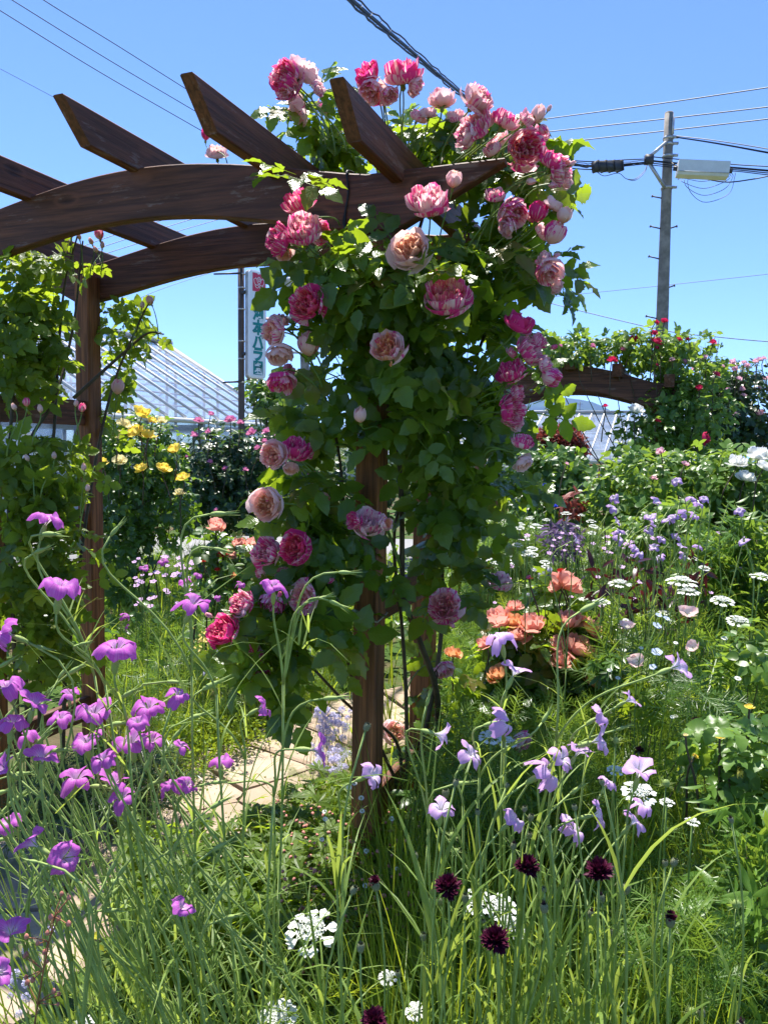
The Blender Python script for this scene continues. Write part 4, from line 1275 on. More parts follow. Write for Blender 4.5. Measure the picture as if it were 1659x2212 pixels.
# blooms: px x, px y, diameter px, distance, facing angle, towards viewer, pink, warm, variant
BL = [(752, 215, 34, 2.38, 120, .3, .5, .2, 1), (985, 250, 46, 2.38, 100, .3, .45, .3, 2), (1062, 320, 40, 2.16, 140, .4, .5, .3, 6), (905, 250, 36, 2.38, 60, .3, .62, .2, 1), (1140, 255, 40, 2.16, 40, .3, .5, .2, 3), (1070, 420, 44, 2.16, 90, .4, .6, .3, 2),
      (612, 163, 88, 2.50, 170, .55, .72, .5, 5), (655, 148, 72, 2.54, 60, .25, .30, .1, 1), (640, 235, 64, 2.65, 200, -.1, .32, .1, 0), (702, 232, 38, 2.80, 60, .3, .6, .2, 1),
      (795, 158, 58, 2.38, 130, .5, .92, .3, 0), (803, 200, 66, 2.38, -110, .2, .55, .2, 5), (866, 152, 80, 2.38, 100, .35, .70, .3, 4), (900, 187, 44, 2.38, -30, .0, .45, .2, 3), (955, 210, 60, 2.38, 90, .0, .4, .1, 2),
      (1036, 208, 80, 2.16, 40, .5, .52, .3, 5), (1030, 268, 70, 2.16, 130, .5, .55, .6, 4), (1003, 292, 60, 2.16, 170, .3, .5, .3, 3), (1092, 255, 58, 2.16, 60, .2, .68, .2, 1),
      (1133, 318, 88, 2.16, -70, .88, .66, .35, 0), (1196, 345, 58, 2.16, 60, .25, .72, .2, 1), (1214, 367, 64, 2.16, -10, .35, .52, .4, 3),
      (926, 430, 94, 2.05, 100, .55, .60, .2, 2), (885, 537, 96, 2.00, 120, .86, .30, .75, 0), (966, 637, 98, 2.00, 100, .6, .62, .85, 4),
      (645, 432, 74, 2.20, 120, .45, .80, .25, 2), (655, 492, 86, 2.12, 95, .6, .62, .25, 2), (598, 516, 74, 2.15, 160, .4, .74, .4, 3), (695, 500, 52, 2.20, -20, .3, .62, .6, 1), (612, 545, 48, 2.20, -100, .3, .3, .5, 5),
      (1110, 463, 72, 2.16, -60, .4, .60, .35, 3), (1092, 492, 46, 2.16, -160, .2, .5, .2, 4), (1196, 440, 40, 2.16, 60, .1, .3, .1, 1),
      (1186, 590, 60, 2.16, -80, .3, .55, .15, 1), (1172, 560, 40, 2.16, 150, .2, .5, .1, 2),
      (661, 655, 88, 2.05, 160, .75, .82, .8, 0), (589, 717, 62, 2.10, 190, .45, .45, .7, 0), (603, 768, 56, 2.12, -80, .2, .30, .2, 1), (607, 828, 60, 2.15, -90, .15, .72, .1, 1),
      (835, 750, 80, 2.00, 130, .88, .48, 1.0, 0), (1124, 697, 64, 2.12, 60, .2, .86, .2, 1), (1147, 757, 68, 2.12, 30, .4, .58, .2, 4), (1182, 790, 50, 2.12, 20, .2, .5, .2, 3),
      (1104, 798, 68, 2.12, 110, .35, .80, .1, 4), (1106, 888, 68, 2.12, 0, .5, .66, .35, 3), (1130, 952, 48, 2.12, 80, .2, .72, .1, 1), (1131, 1003, 48, 2.12, -60, .3, .28, .2, 5),
      (590, 983, 70, 2.08, 190, .7, .46, .7, 3), (640, 968, 66, 2.12, 70, .4, .74, .2, 4), (682, 1030, 38, 2.30, 40, .3, .72, .1, 4), (628, 1013, 34, 2.15, -90, .3, .36, .6, 1),
      (575, 1090, 80, 2.05, 190, .78, .30, .8, 6), (800, 1130, 74, 2.10, 70, .55, .42, .05, 2), (763, 1124, 42, 2.08, 170, .5, .82, .3, 3), (835, 1132, 32, 2.05, 20, .5, .46, 1.0, 0),
      (636, 1182, 80, 2.02, 150, .75, .84, .9, 3), (573, 1195, 70, 2.06, 140, .6, .58, .35, 2), (521, 1302, 66, 2.02, 150, .5, .68, .3, 2), (589, 1307, 58, 2.05, -110, .4, .70, .1, 1), (652, 1290, 76, 2.02, 160, .7, .52, .5, 6),
      (480, 1363, 76, 2.00, 130, .5, .80, .5, 4), (547, 1420, 60, 2.08, 190, .4, .72, .3, 1), (563, 1455, 40, 2.10, -90, .3, .7, .1, 1),
      (962, 1308, 86, 2.15, 100, .82, .60, .5, 2), (1078, 1253, 54, 2.45, 80, .3, .40, .1, 2), (934, 1135, 50, 2.70, -70, .5, .30, 1.0, 5), (945, 1195, 54, 2.75, -100, .3, .52, .2, 4), (960, 1450, 52, 2.70, -60, .4, .5, .5, 3),
      (852, 1582, 54, 2.75, 60, .6, .26, .6, 5), (468, 325, 48, 3.10, 90, .3, .32, .3, 4), (1128, 1602, 56, 2.30, -40, .4, .5, .2, 2), (1107, 760, 30, 2.12, 40, .2, .6, .2, 1), (660, 1115, 34, 2.40, 10, .2, .7, .1, 4),
      (1172, 500, 36, 2.2, 30, .3, .5, .2, 1), (1205, 620, 34, 2.2, -30, .3, .45, .2, 4), (1150, 470, 30, 2.2, 60, .3, .6, .3, 2), (1080, 300, 40, 2.3, 120, .4, .4, .4, 3), (1168, 290, 44, 2.25, 40, .3, .5, .2, 4), (1225, 390, 34, 2.25, 0, .3, .42, .3, 1), (925, 240, 40, 2.35, 90, .3, .4, .2, 5), (842, 205, 40, 2.36, -60, .3, .45, .2, 1), (690, 190, 36, 2.5, 20, .3, .45, .1, 3), (618, 200, 40, 2.5, -120, .3, .55, .1, 4), (1165, 735, 40, 2.15, 60, .3, .6, .2, 4), (1120, 850, 40, 2.15, 20, .3, .6, .2, 3), (1085, 810, 36, 2.15, 160, .3, .66, .2, 5),
      (1118, 915, 36, 2.15, -30, .3, .5, .2, 1), (612, 690, 34, 2.2, 60, .3, .5, .4, 2), (625, 800, 30, 2.2, 0, .2, .6, .2, 1), (560, 1235, 36, 2.08, 180, .3, .6, .3, 1), (610, 1240, 34, 2.08, -60, .3, .6, .3, 4), (700, 1075, 30, 2.2, 60, .3, .6, .3, 2), (500, 1335, 34, 2.04, -120, .3, .5, .3, 5)]
# buds and half-open roses: px x, px y, size px, distance, angle, towards, pink, bud variant
BB = [(1160, 250, 40, 2.16, 70, .15, .38, 1), (1172, 278, 26, 2.16, -60, .1, .55, 1), (980, 391, 36, 2.10, 80, .35, .42, 2), (1161, 461, 44, 2.16, 80, .4, .96, 2), (1218, 468, 36, 2.16, 80, .2, .16, 2), (1195, 508, 50, 2.16, 60, .3, .62, 2),
      (1145, 392, 24, 2.16, -10, .2, .34, 0), (1192, 400, 22, 2.16, -10, .2, .6, 0), (668, 748, 54, 2.15, 90, .25, .55, 2), (778, 899, 38, 2.05, 95, .35, .36, 1), (1186, 813, 44, 2.12, -30, .3, .72, 2), (1195, 750, 18, 2.12, 20, .1, .8, 0),
      (445, 292, 26, 3.10, 80, .3, .9, 1), (940, 595, 34, 2.10, 120, .3, .5, 0), (1008, 600, 16, 2.16, 80, .2, .4, 0), (1200, 552, 18, 2.16, 20, .1, .5, 0), (1234, 355, 18, 2.16, 30, .1, .4, 0), (1185, 235, 16, 2.16, 60, .1, .3, 0),
      (453, 1330, 20, 2.00, 150, .2, .5, 0), (604, 1285, 18, 2.00, 60, .3, .7, 0), (527, 1322, 20, 1.99, -90, .5, .6, 0), (712, 1255, 22, 2.10, 20, .2, .7, 0), (975, 1348, 20, 2.15, -60, .3, .6, 0), (552, 1400, 26, 2.05, 100, .3, .95, 1),
      (730, 225, 16, 2.80, 60, .1, .5, 0), (1140, 1247, 14, 2.40, 40, .2, .8, 0)]
AXIS = [at(x_, y_, Y_) for x_, y_, Y_ in ((860, 400, 2.5), (900, 640, 2.45), (900, 850, 2.45), (850, 1050, 2.45), (840, 1250, 2.45), (880, 1450, 2.65))]


def FST(par, *a):
    m_ = MB(); m_.add(flower_stem(*a)); m_.build('flower_stem', M['stem'], par)


def bloom(parent, me, cal, px, py, dpx, Y, ang, tow, col, spin, name, base_off=.62, stem=None, sc=.5):
    c = at(px, py, Y); f = face_dir(ang, min(.93, tow + .2)); rad = dpx * sc * Y / FPX
    m_ = mat_facing(c - f * rad * .05, f, rad, spin)
    o = put(name, me, parent, m_, col)
    if cal: put('calyx', cal, o, m_)
    return c, f, rad


for i, (px, py, dpx, Y, ang, tow, pk, wm, va) in enumerate(BL):
    c, f, rad = bloom(crose, ROSE_ME[(va, va, va + 4 if va < 8 else va)[i % 3] if i % 2 else (va, 8 + i % 4)[i % 4 == 0]], CALYX_ME, px, py, dpx, Y, ang, tow, (pk, wm, 0, 1), rng.uniform(0, 6.28), 'rose_flower', sc=.49)
    b = c - f * rad * .75; ax = min(AXIS, key=lambda q: np.linalg.norm(q - b)); L = np.linalg.norm(ax - b)
    rt = b + (ax - b) * min(1, .15 / L) - ZUP * .07; FST(crose, rt, b, f, .0028, .0022)
for i, (px, py, dpx, Y, ang, tow, pk, va) in enumerate(BB):
    c, f, rad = bloom(crose, BUD_ME[va], CALYX_BUD_ME, px, py, dpx, Y, ang, tow, (pk, .5, 0, 1), rng.uniform(0, 6.28), 'rose_bud', sc=.62)
    b = c - f * rad * .8; ax = min(AXIS, key=lambda q: np.linalg.norm(q - b)); L = np.linalg.norm(ax - b)
    rt = b + (ax - b) * min(1, .14 / L) - ZUP * .06; FST(crose, rt, b, f, .0024, .0016)

# ------------------------------------------------------------------ light green climber on the left trellis
lc = thing('climbing_rose', 'pale green climbing rose with pointed buds smothering the left trellis posts', 'climbing rose', POSTS['bl'] + np.array([-.05, -.2, 0]))
LB = [(50, 620, 65, 80, 2.95, .12, 40), (40, 715, 60, 85, 2.9, .12, 44), (82, 690, 40, 100, 3.05, .12, 36), (70, 560, 75, 36, 3.0, .1, 22), (262, 690, 45, 50, 3.64, .12, 30), (250, 785, 35, 55, 3.62, .1, 20), (300, 700, 40, 40, 3.6, .1, 9), (335, 722, 18, 12, 3.5, .05, 3),
      (50, 800, 60, 40, 2.9, .12, 34), (110, 790, 30, 60, 3.1, .1, 16), (200, 560, 22, 20, 3.2, .05, 4), (40, 1000, 60, 60, 2.85, .12, 34), (85, 1020, 55, 75, 2.85, .12, 44), (135, 985, 25, 50, 3.05, .1, 14), (60, 1120, 70, 100, 2.85, .14, 60), (120, 1150, 45, 100, 2.95, .12, 40), (60, 1270, 65, 80, 2.85, .13, 50), (115, 1290, 45, 85, 2.95, .12, 38),
      (70, 1400, 70, 70, 2.9, .14, 38), (120, 1410, 40, 60, 3.0, .1, 16), (235, 900, 20, 50, 3.6, .06, 10), (185, 1020, 20, 60, 3.2, .05, 7), (185, 1230, 18, 130, 3.18, .05, 9)]
mb = MB()
for cx, cy_, rx, ry, Y, rm, k in LB:
    P, o = px_blob(cx, cy_, rx, ry, Y, rm, int(k * 1.12), .25)
    foliage(mb, ROSE_LEAF, P, o, .088, .45, .45, .6, .3, .35, 0, .25)
mb.build('foliage', M['leaf_light'], lc)
for c in ([(85, 1560, 2.95), (90, 1200, 2.9), (60, 980, 2.9), (120, 860, 2.95), (160, 700, 3.1), (175, 560, 3.2), (180, 520, 3.2)], [(60, 1560, 2.9), (55, 1250, 2.9), (110, 1000, 2.95), (125, 800, 3.0), (140, 620, 3.0), (168, 510, 3.0)],
          [(130, 1560, 3.0), (190, 1100, 3.3), (240, 850, 3.45), (300, 700, 3.42), (325, 650, 3.4)], [(40, 1560, 2.85), (20, 1100, 2.85), (30, 850, 2.9), (55, 650, 2.95), (48, 560, 2.95)], [(160, 860, 3.3), (270, 760, 3.45), (320, 720, 3.4), (355, 722, 3.4)]):
    P = smooth_path([at(*q) for q in c], 6)
    if c[0][1] > 1500: P[0, 2] = 0
    mb = MB(); mb.add(tube(P, np.linspace(.0085, .003, len(P)), 6)); mb.build('cane', M['cane'], lc)
for px, py, s_, Y, pk in ((215, 507, 22, 3.2, .7), (198, 522, 14, 3.2, .1), (222, 530, 13, 3.2, .1), (208, 540, 13, 3.2, .1), (155, 508, 13, 3.0, .1), (172, 512, 13, 3.1, .1), (325, 650, 17, 3.4, .4), (308, 660, 14, 3.4, .15),
                      (255, 838, 30, 3.4, .42), (58, 870, 17, 2.7, .8), (32, 880, 15, 2.7, .1), (88, 884, 17, 2.7, .15), (178, 882, 18, 2.75, .75), (165, 872, 14, 2.75, .1), (182, 1010, 16, 2.7, .1), (190, 1055, 15, 2.7, .1), (118, 985, 15, 2.7, .1), (60, 990, 14, 2.7, .1)):
    c, f, rad = bloom(lc, BUD_ME[1 if pk > .3 else 0], CALYX_BUD_ME, px, py, s_, Y, rng.uniform(70, 115), .2, (pk, .4, 0, 1), 0, 'rose_bud', sc=.75)
    FST(lc, c - f * rad * .8 - ZUP * .13 + rng.normal(size=3) * .03, c - f * rad * .8, f, .0028, .0018)


# ------------------------------------------------------------------ shrubs
def flower_me(Ts, mat, name):
    out = []
    for t in Ts:
        mb_ = MB(); mb_.add(t); out.append(mb_.mesh(name, M[mat]))
    return out


LO = {k: flower_me(ROSE_LO, k, 'rose_flower') for k in ('yellow', 'paleyellow', 'pinkhedge', 'palepink', 'crimson', 'white', 'red')}
MED = {k: flower_me(ROSE_MED, k, 'rose_flower') for k in ('coral', 'coral_orange', 'white', 'yellow', 'palepink')}


def shrub(name, label, cat, blobs, leafT, lmat, size, flowers=(), fname='rose_flower', up=.5, outw=.6, rnd=.5, group=None, stems=7, zbase=0.0, toward=.15, fscale=.5, stem_r=.008, dens=1.0):
    bx, by_, _, _, bY = blobs[0][:5]; c0 = at(bx, by_, bY); root = np.array([c0[0], c0[1], zbase])
    th = thing(name, label, cat, root, group); mb_ = MB()
    tops = []
    for cx, cy__, rx, ry, Y, rm, k in blobs:
        P_, o_ = px_blob(cx, cy__, rx, ry, Y, rm, int(k * dens), .3)
        P_[:, 2] = np.maximum(P_[:, 2], zbase + .03)
        foliage(mb_, leafT, P_, o_, size, up, outw, rnd, .2, .35, 0, toward); tops += list(P_[rng.integers(0, len(P_), 2)])
    mb_.build('foliage', M[lmat], th); mb_ = MB()
    for q in tops[:stems * 3]:
        r_ = root + np.append(rng.normal(size=2) * .12, 0); mb_.add(tube(bez(r_, r_ + ZUP * (q[2] - zbase) * .5, q - ZUP * (q[2] - zbase) * .3, q, 6), np.linspace(stem_r, stem_r * .35, 7), 5))
    for fl in flowers:
        px, py, dpx, Y, mk = fl[:5]
        f = face_dir(fl[5] if len(fl) > 5 else rng.uniform(50, 130), fl[6] if len(fl) > 6 else rng.uniform(.2, .65))
        c = at(px, py, Y); rad = dpx * fscale * Y / FPX
        ms = MED[mk[1:]] if mk[0] == '*' else LO[mk]
        m_ = mat_facing(c, f, rad, rng.uniform(0, 6.28)); put(fname, ms[rng.integers(0, len(ms))], th, m_)
        mb_.add(flower_stem(c - f * rad * .6 - ZUP * (.14 + .02 * Y) + rng.normal(size=3) * .03, c - f * rad * .6, f, .0025 + .0004 * Y, .002 + .0003 * Y, 5, 4))
    mb_.build('stem', M['cane'], th)
    return th


shrub('rose_bush', 'yellow rose bush beside the left timber post', 'rose bush',
      [(310, 985, 85, 90, 6.0, .35, 800), (270, 1080, 60, 110, 5.9, .35, 700), (350, 1090, 70, 90, 6.1, .35, 600), (260, 1210, 50, 110, 5.8, .3, 420), (240, 960, 30, 60, 5.9, .2, 150)], MID_LEAF, 'leaf_bush', .085,
      [(312, 889, 40, 5.4, 'yellow'), (258, 936, 31, 5.42, 'paleyellow'), (290, 928, 38, 5.4, 'yellow'), (320, 934, 38, 5.4, 'yellow'), (270, 912, 31, 5.42, 'paleyellow'), (222, 994, 25, 5.4, 'yellow'), (259, 991, 31, 5.42, 'paleyellow'), (373, 969, 31, 5.4, 'yellow'), (356, 1007, 31, 5.4, 'yellow'), (303, 1009, 30, 5.4, 'yellow'), (394, 1027, 30, 5.4, 'yellow'), (388, 1060, 26, 5.42, 'paleyellow'), (350, 905, 22, 5.42, 'paleyellow'), (262, 885, 20, 5.4, 'yellow'), (330, 905, 22, 5.4, 'yellow')], rnd=.6, dens=.7)
shrub('rose_bush', 'mauve pink rose hedge below the glasshouse eave', 'rose bush',
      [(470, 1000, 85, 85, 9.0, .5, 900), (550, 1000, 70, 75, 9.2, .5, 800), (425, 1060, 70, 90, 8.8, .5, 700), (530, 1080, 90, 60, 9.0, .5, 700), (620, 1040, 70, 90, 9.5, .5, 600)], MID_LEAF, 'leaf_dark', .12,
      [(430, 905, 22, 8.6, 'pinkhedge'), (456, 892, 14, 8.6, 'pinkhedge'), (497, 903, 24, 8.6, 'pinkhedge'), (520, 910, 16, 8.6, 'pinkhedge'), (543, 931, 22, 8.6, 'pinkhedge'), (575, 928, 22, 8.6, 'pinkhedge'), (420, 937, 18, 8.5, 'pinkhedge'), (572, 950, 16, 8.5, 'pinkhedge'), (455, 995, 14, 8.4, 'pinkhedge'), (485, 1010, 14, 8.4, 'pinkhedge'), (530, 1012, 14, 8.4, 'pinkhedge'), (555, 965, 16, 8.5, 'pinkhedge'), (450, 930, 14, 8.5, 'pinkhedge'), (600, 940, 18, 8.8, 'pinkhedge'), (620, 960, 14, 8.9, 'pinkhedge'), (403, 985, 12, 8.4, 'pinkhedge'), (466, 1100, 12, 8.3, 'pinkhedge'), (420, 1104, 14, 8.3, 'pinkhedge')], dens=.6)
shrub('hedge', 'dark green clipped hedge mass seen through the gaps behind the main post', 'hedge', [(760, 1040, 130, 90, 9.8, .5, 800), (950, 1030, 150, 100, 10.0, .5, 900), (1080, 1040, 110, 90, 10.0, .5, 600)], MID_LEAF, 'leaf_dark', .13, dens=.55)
shrub('shrub', 'dense green shrub in front of the red maple, under the farther arch', 'shrub', [(1195, 1060, 70, 85, 5.6, .4, 900), (1205, 1005, 50, 35, 5.6, .3, 340), (1170, 1110, 60, 70, 5.4, .3, 400), (1150, 1010, 50, 60, 5.7, .3, 300)], MID_LEAF, 'leaf_bush', .085, dens=.7)
shrub('maple_tree', 'small weeping maple with fine dark red leaves beyond the green shrub', 'tree', [(1212, 945, 42, 28, 8.5, .3, 1300), (1245, 980, 20, 40, 8.4, .2, 700), (1180, 945, 22, 22, 8.5, .2, 500)], LONG_LEAF, 'leaf_red', .075, up=.2, outw=.4, rnd=.9, stem_r=.02)
shrub('rose_bush', 'tall bright green rose bush with big white blooms at the right edge', 'rose bush',
      [(1400, 1045, 110, 70, 4.6, .35, 700), (1530, 1040, 110, 75, 4.6, .35, 800), (1620, 1090, 70, 80, 4.5, .35, 600), (1460, 1110, 130, 60, 4.7, .35, 600), (1330, 1080, 60, 60, 4.8, .3, 300), (1600, 1030, 60, 50, 4.5, .3, 350)], MID_LEAF, 'leaf_bright', .082,
      [(1592, 992, 44, 4.2, '*white', 90, .3), (1642, 977, 50, 4.2, '*white', 80, .3), (1611, 1027, 40, 4.15, '*white', 80, .4), (1654, 1005, 34, 4.1, '*white', 60, .3), (1425, 972, 22, 4.4, 'palepink'), (1412, 1030, 16, 4.3, 'palepink'), (1225, 1000, 10, 4.4, 'palepink'), (1480, 1000, 16, 4.3, 'palepink')], rnd=.65, dens=.62)
shrub('climbing_rose', 'crimson climbing rose sprawling over the farther timber arch', 'climbing rose',
      [(1440, 905, 65, 65, 6.9, .3, 500), (1240, 755, 60, 22, 7.2, .25, 420), (1400, 752, 95, 34, 7.1, .3, 650), (1480, 800, 80, 45, 7.0, .3, 450), (1500, 900, 80, 90, 6.9, .3, 600), (1390, 950, 60, 60, 6.8, .3, 350), (1340, 745, 40, 25, 7.1, .2, 60), (1500, 740, 60, 25, 7.1, .2, 60), (1180, 752, 40, 26, 7.2, .2, 200), (1455, 850, 36, 40, 7.0, .25, 220)], MID_LEAF, 'leaf_bright', .095,
      [(1280, 745, 14, 6.9, 'pinkhedge'), (1345, 752, 14, 6.9, 'pinkhedge'), (1450, 775, 14, 6.8, 'palepink'), (1480, 780, 14, 6.8, 'pinkhedge'), (1520, 770, 14, 6.8, 'palepink'), (1210, 745, 12, 6.9, 'pinkhedge'), (1368, 730, 22, 6.9, 'crimson'), (1418, 694, 15, 6.9, 'crimson'), (1436, 692, 16, 6.9, 'crimson'), (1414, 717, 17, 6.9, 'crimson'), (1420, 734, 26, 6.8, 'crimson'), (1466, 731, 15, 6.9, 'crimson'), (1484, 731, 12, 6.9, 'crimson'), (1541, 737, 16, 6.9, 'crimson'), (1322, 774, 24, 6.8, 'crimson'), (1549, 806, 16, 6.7, 'crimson'), (1508, 836, 16, 6.7, 'crimson'), (1420, 906, 15, 6.6, 'crimson'), (1525, 948, 28, 6.5, 'crimson', 0, .6), (1307, 875, 12, 6.7, 'crimson'), (1420, 787, 9, 6.8, 'crimson'), (1375, 880, 32, 6.6, 'white', 80, .5), (1420, 750, 12, 6.8, 'crimson')], up=.4, rnd=.65, dens=.56)
shrub('rose_bush', 'tall pale pink rose hedge at the right edge beside the crimson climber', 'rose bush',
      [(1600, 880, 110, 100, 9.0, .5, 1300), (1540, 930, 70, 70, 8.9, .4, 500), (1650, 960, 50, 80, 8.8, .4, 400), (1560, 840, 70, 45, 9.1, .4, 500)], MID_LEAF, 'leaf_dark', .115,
      [(int(x_), int(y_), s_, 8.6, 'palepink') for x_, y_, s_ in ((1499, 793, 14), (1538, 785, 12), (1563, 790, 13), (1583, 780, 16), (1588, 795, 14), (1606, 782, 12), (1613, 788, 12), (1630, 779, 14), (1642, 774, 13), (1650, 772, 12), (1597, 816, 15), (1540, 800, 12), (1602, 838, 13), (1572, 838, 11), (1605, 852, 12), (1545, 862, 13), (1590, 892, 18), (1642, 890, 18), (1655, 815, 14), (1520, 810, 12), (1640, 835, 10))], dens=.6)
shrub('tree', 'thin bushy tree with reddish twigs standing behind the sign pole', 'tree', [(590, 860, 42, 38, 15, .6, 500), (560, 838, 25, 25, 15, .4, 120), (640, 870, 40, 50, 15, .5, 350), (610, 905, 60, 40, 15, .5, 350)], MID_LEAF, 'leaf_bush', .17, stem_r=.03, dens=.6)
shrub('tree', 'bare reddish twiggy tree crown between the sign and the transformer pole', 'tree', [(640, 850, 30, 40, 16.5, .5, 300), (545, 825, 18, 22, 16.5, .3, 80), (650, 900, 30, 40, 16.5, .4, 220)], SIMPLE_LEAF, 'leaf_maroon', .11, stem_r=.03, dens=.6)
# cloud pruned pine beyond the far greenhouse
c = at(1198, 900, 22); tr = thing('cloud_pine', 'small cloud-pruned pine with flat pads above the distant glasshouse roof', 'tree', (c[0], c[1], 0))
mb = MB(); mb.add(tube(bez((c[0], c[1], 0), (c[0] - .1, c[1], 1), (c[0] + .1, c[1], 2), c + ZUP * .1, 8), np.linspace(.07, .03, 9), 7)); mb.build('trunk', M['trunk'], tr)
for px, py, rx in ((1190, 884, 17), (1207, 890, 11), (1218, 889, 9)):
    P, o = px_blob(px, py, rx, 5, 22, .2, 160, .2); mb = MB(); foliage(mb, LONG_LEAF, P, o, .08, .8, .4, .6, 0); mb.build('crown', M['leaf_dark'], tr)
    q = at(px, py, 22); mb = MB(); mb.add(tube(bez(c - ZUP * .3, c, q - ZUP * .1, q, 4), .02, 5)); mb.build('limb', M['trunk'], tr)
# ------------------------------------------------------------------ coral roses and other bedding
shrub('rose_bush', 'coral pink rose bush in full bloom right of the main post', 'rose bush',
      [(1150, 1400, 85, 60, 3.02, .16, 120), (1235, 1430, 65, 50, 2.97, .14, 80), (1100, 1440, 60, 60, 3.02, .14, 60), (1260, 1370, 50, 40, 3.07, .12, 36), (1215, 1290, 50, 40, 3.12, .1, 26), (1170, 1480, 80, 40, 2.92, .14, 60)], ROSE_LEAF, 'leaf', .105,
      [(1228, 1253, 71, 2.95, '*coral', 60, 0.17), (1198, 1262, 48, 2.97, '*coral', 140, 0.12), (1110, 1306, 41, 3.00, '*coral', 100, 0.12), (1075, 1331, 65, 2.95, '*coral', 100, 0.27), (1112, 1338, 50, 2.92, '*coral_orange', 90, 0.22), (1152, 1343, 69, 2.90, '*coral', 85, 0.22), (1229, 1336, 67, 2.90, '*coral', 90, 0.22), (1281, 1354, 54, 2.90, '*coral', 40, 0.12), (1117, 1366, 58, 2.88, '*coral', 90, 0.22),
       (1253, 1393, 78, 2.85, '*coral', 70, 0.42), (1203, 1390, 50, 2.88, '*coral', 120, 0.22), (1217, 1421, 58, 2.82, '*coral', 90, 0.22), (978, 1407, 41, 3.20, '*coral_orange', 90, 0.22), (1075, 1452, 54, 2.85, '*coral_orange', 120, 0.22), (1278, 1468, 41, 2.80, '*coral_orange', 60, 0.22), (1045, 1385, 43, 2.95, '*coral', 120, 0.12), (1211, 1231, 16, 2.95, 'red', 90, .1), (1143, 1246, 15, 3.00, 'red', 90, .1)], dens=1.2, up=.6)
shrub('rose_bush', 'small coral rose bush behind the left edge of the climbing rose', 'rose bush',
      [(500, 1200, 60, 40, 4.2, .2, 110), (465, 1180, 40, 40, 4.2, .2, 60), (550, 1230, 50, 50, 4.2, .2, 80), (470, 1260, 60, 40, 4.1, .2, 70)], MID_LEAF, 'leaf_bush', .085,
      [(467, 1131, 42, 4.1, '*coral', 80, .45), (517, 1168, 36, 4.1, '*coral', 100, .35), (546, 1168, 34, 4.1, '*coral', 80, .35), (481, 1192, 26, 4.05, 'red', 90, .4), (500, 1194, 26, 4.05, '*coral', 60, .4), (470, 1228, 14, 4.0, 'red', 90, .2), (505, 1240, 22, 4.0, '*coral_orange', 90, .4), (440, 1210, 12, 4.0, 'red', 90, .2)], up=.6)
shrub('rose_bush', 'low yellow budded rose bush with light leaves at the right edge', 'rose bush',
      [(1610, 1610, 60, 70, 1.75, .12, 42), (1560, 1650, 50, 60, 1.8, .12, 26), (1640, 1720, 50, 90, 1.7, .12, 60), (1600, 1700, 40, 60, 1.75, .1, 30)], ROSE_LEAF, 'leaf_bright', .062,
      [(1618, 1524, 20, 1.7, 'yellow', 90, .1), (1554, 1588, 21, 1.7, 'yellow', 90, .1), (1480, 1586, 11, 1.75, 'paleyellow', 90, .1), (1502, 1632, 14, 1.75, 'yellow', 60, .2), (1600, 1672, 30, 1.68, 'yellow', 0, .5)], up=.7, stem_r=.004)


def feather_T(seed, n=20, w=.022, L=.42):
    r = np.random.default_rng(seed); ts = [leaf_T(4, .03, 0, .1)]
    for i in range(n):
        y = .12 + .86 * i / n; sd = 1 if i % 2 else -1
        ts.append(leaf_T(2, w / L * 1.3, 0, r.uniform(-.2, .3)).xf(rotz(-sd * R(r.uniform(30, 62))) @ rotx(R(r.uniform(-35, 35))), (0, y, -.1 * y * y), L * (1.1 - .7 * y) * r.uniform(.7, 1.2)))
    return join(ts)


def palm_T(seed):
    r = np.random.default_rng(seed); ts = []
    for i in range(7):
        ts.append(leaf_T(3, .30, .1, .12, peak=1.2).xf(rotz(R(-105 + 35 * i)) @ rotx(R(r.uniform(-12, 12))), (0, .1, 0), r.uniform(.42, .55)))
    return join(ts)


def whorl_T(seed):
    r = np.random.default_rng(seed); ts = [leaf_T(4, .03, 0, 0)]
    for i in range(14):
        ts.append(leaf_T(4, .24, .12, .35).xf(rotz(R(r.uniform(0, 360))), (0, 0, 0), .5).xf(rotx(R(62)), (0, .15 + .85 * i / 14, 0), 1.0 - .35 * i / 14))
    return join(ts)


FEATHER = [feather_T(1), feather_T(2), feather_T(3, 26, .016)]; PALM = [palm_T(1), palm_T(2)]; WHORL = [whorl_T(1), whorl_T(2)]
shrub('leafy_clump', 'bushy green clump of narrow pointed leaves at the right edge below the white roses', 'plant', [(1600, 1210, 70, 60, 3.2, .2, 60), (1545, 1230, 50, 60, 3.2, .2, 34), (1640, 1280, 50, 70, 3.1, .2, 40), (1580, 1300, 60, 50, 3.1, .2, 34)], WHORL, 'leaf_bright', .15, up=.2, outw=.3, rnd=.7, dens=1.4)
shrub('leafy_clump', 'light green clump of lance shaped leaves at the lower right edge', 'plant', [(1610, 1960, 60, 80, 1.45, .12, 30), (1560, 2080, 60, 80, 1.4, .12, 26), (1640, 1850, 40, 60, 1.5, .1, 14)], WHORL, 'leaf_bright', .11, up=.3, outw=.3, rnd=.7, stems=4, stem_r=.003)
shrub('leafy_clump', 'feathery light green clump of nigella leaves in the lower right corner', 'plant', [(1480, 2060, 90, 110, 1.35, .12, 130), (1580, 2170, 80, 60, 1.3, .1, 90)], FEATHER, 'leaf_bright', .085, up=.4, outw=.3, rnd=.8, stems=4, stem_r=.002)
shrub('leafy_clump', 'rounded pale green mound below the tall white rose bush', 'plant', [(1465, 1130, 60, 40, 3.9, .2, 260), (1400, 1150, 50, 40, 3.9, .2, 200)], MID_LEAF, 'leaf_bright', .07, up=.6)
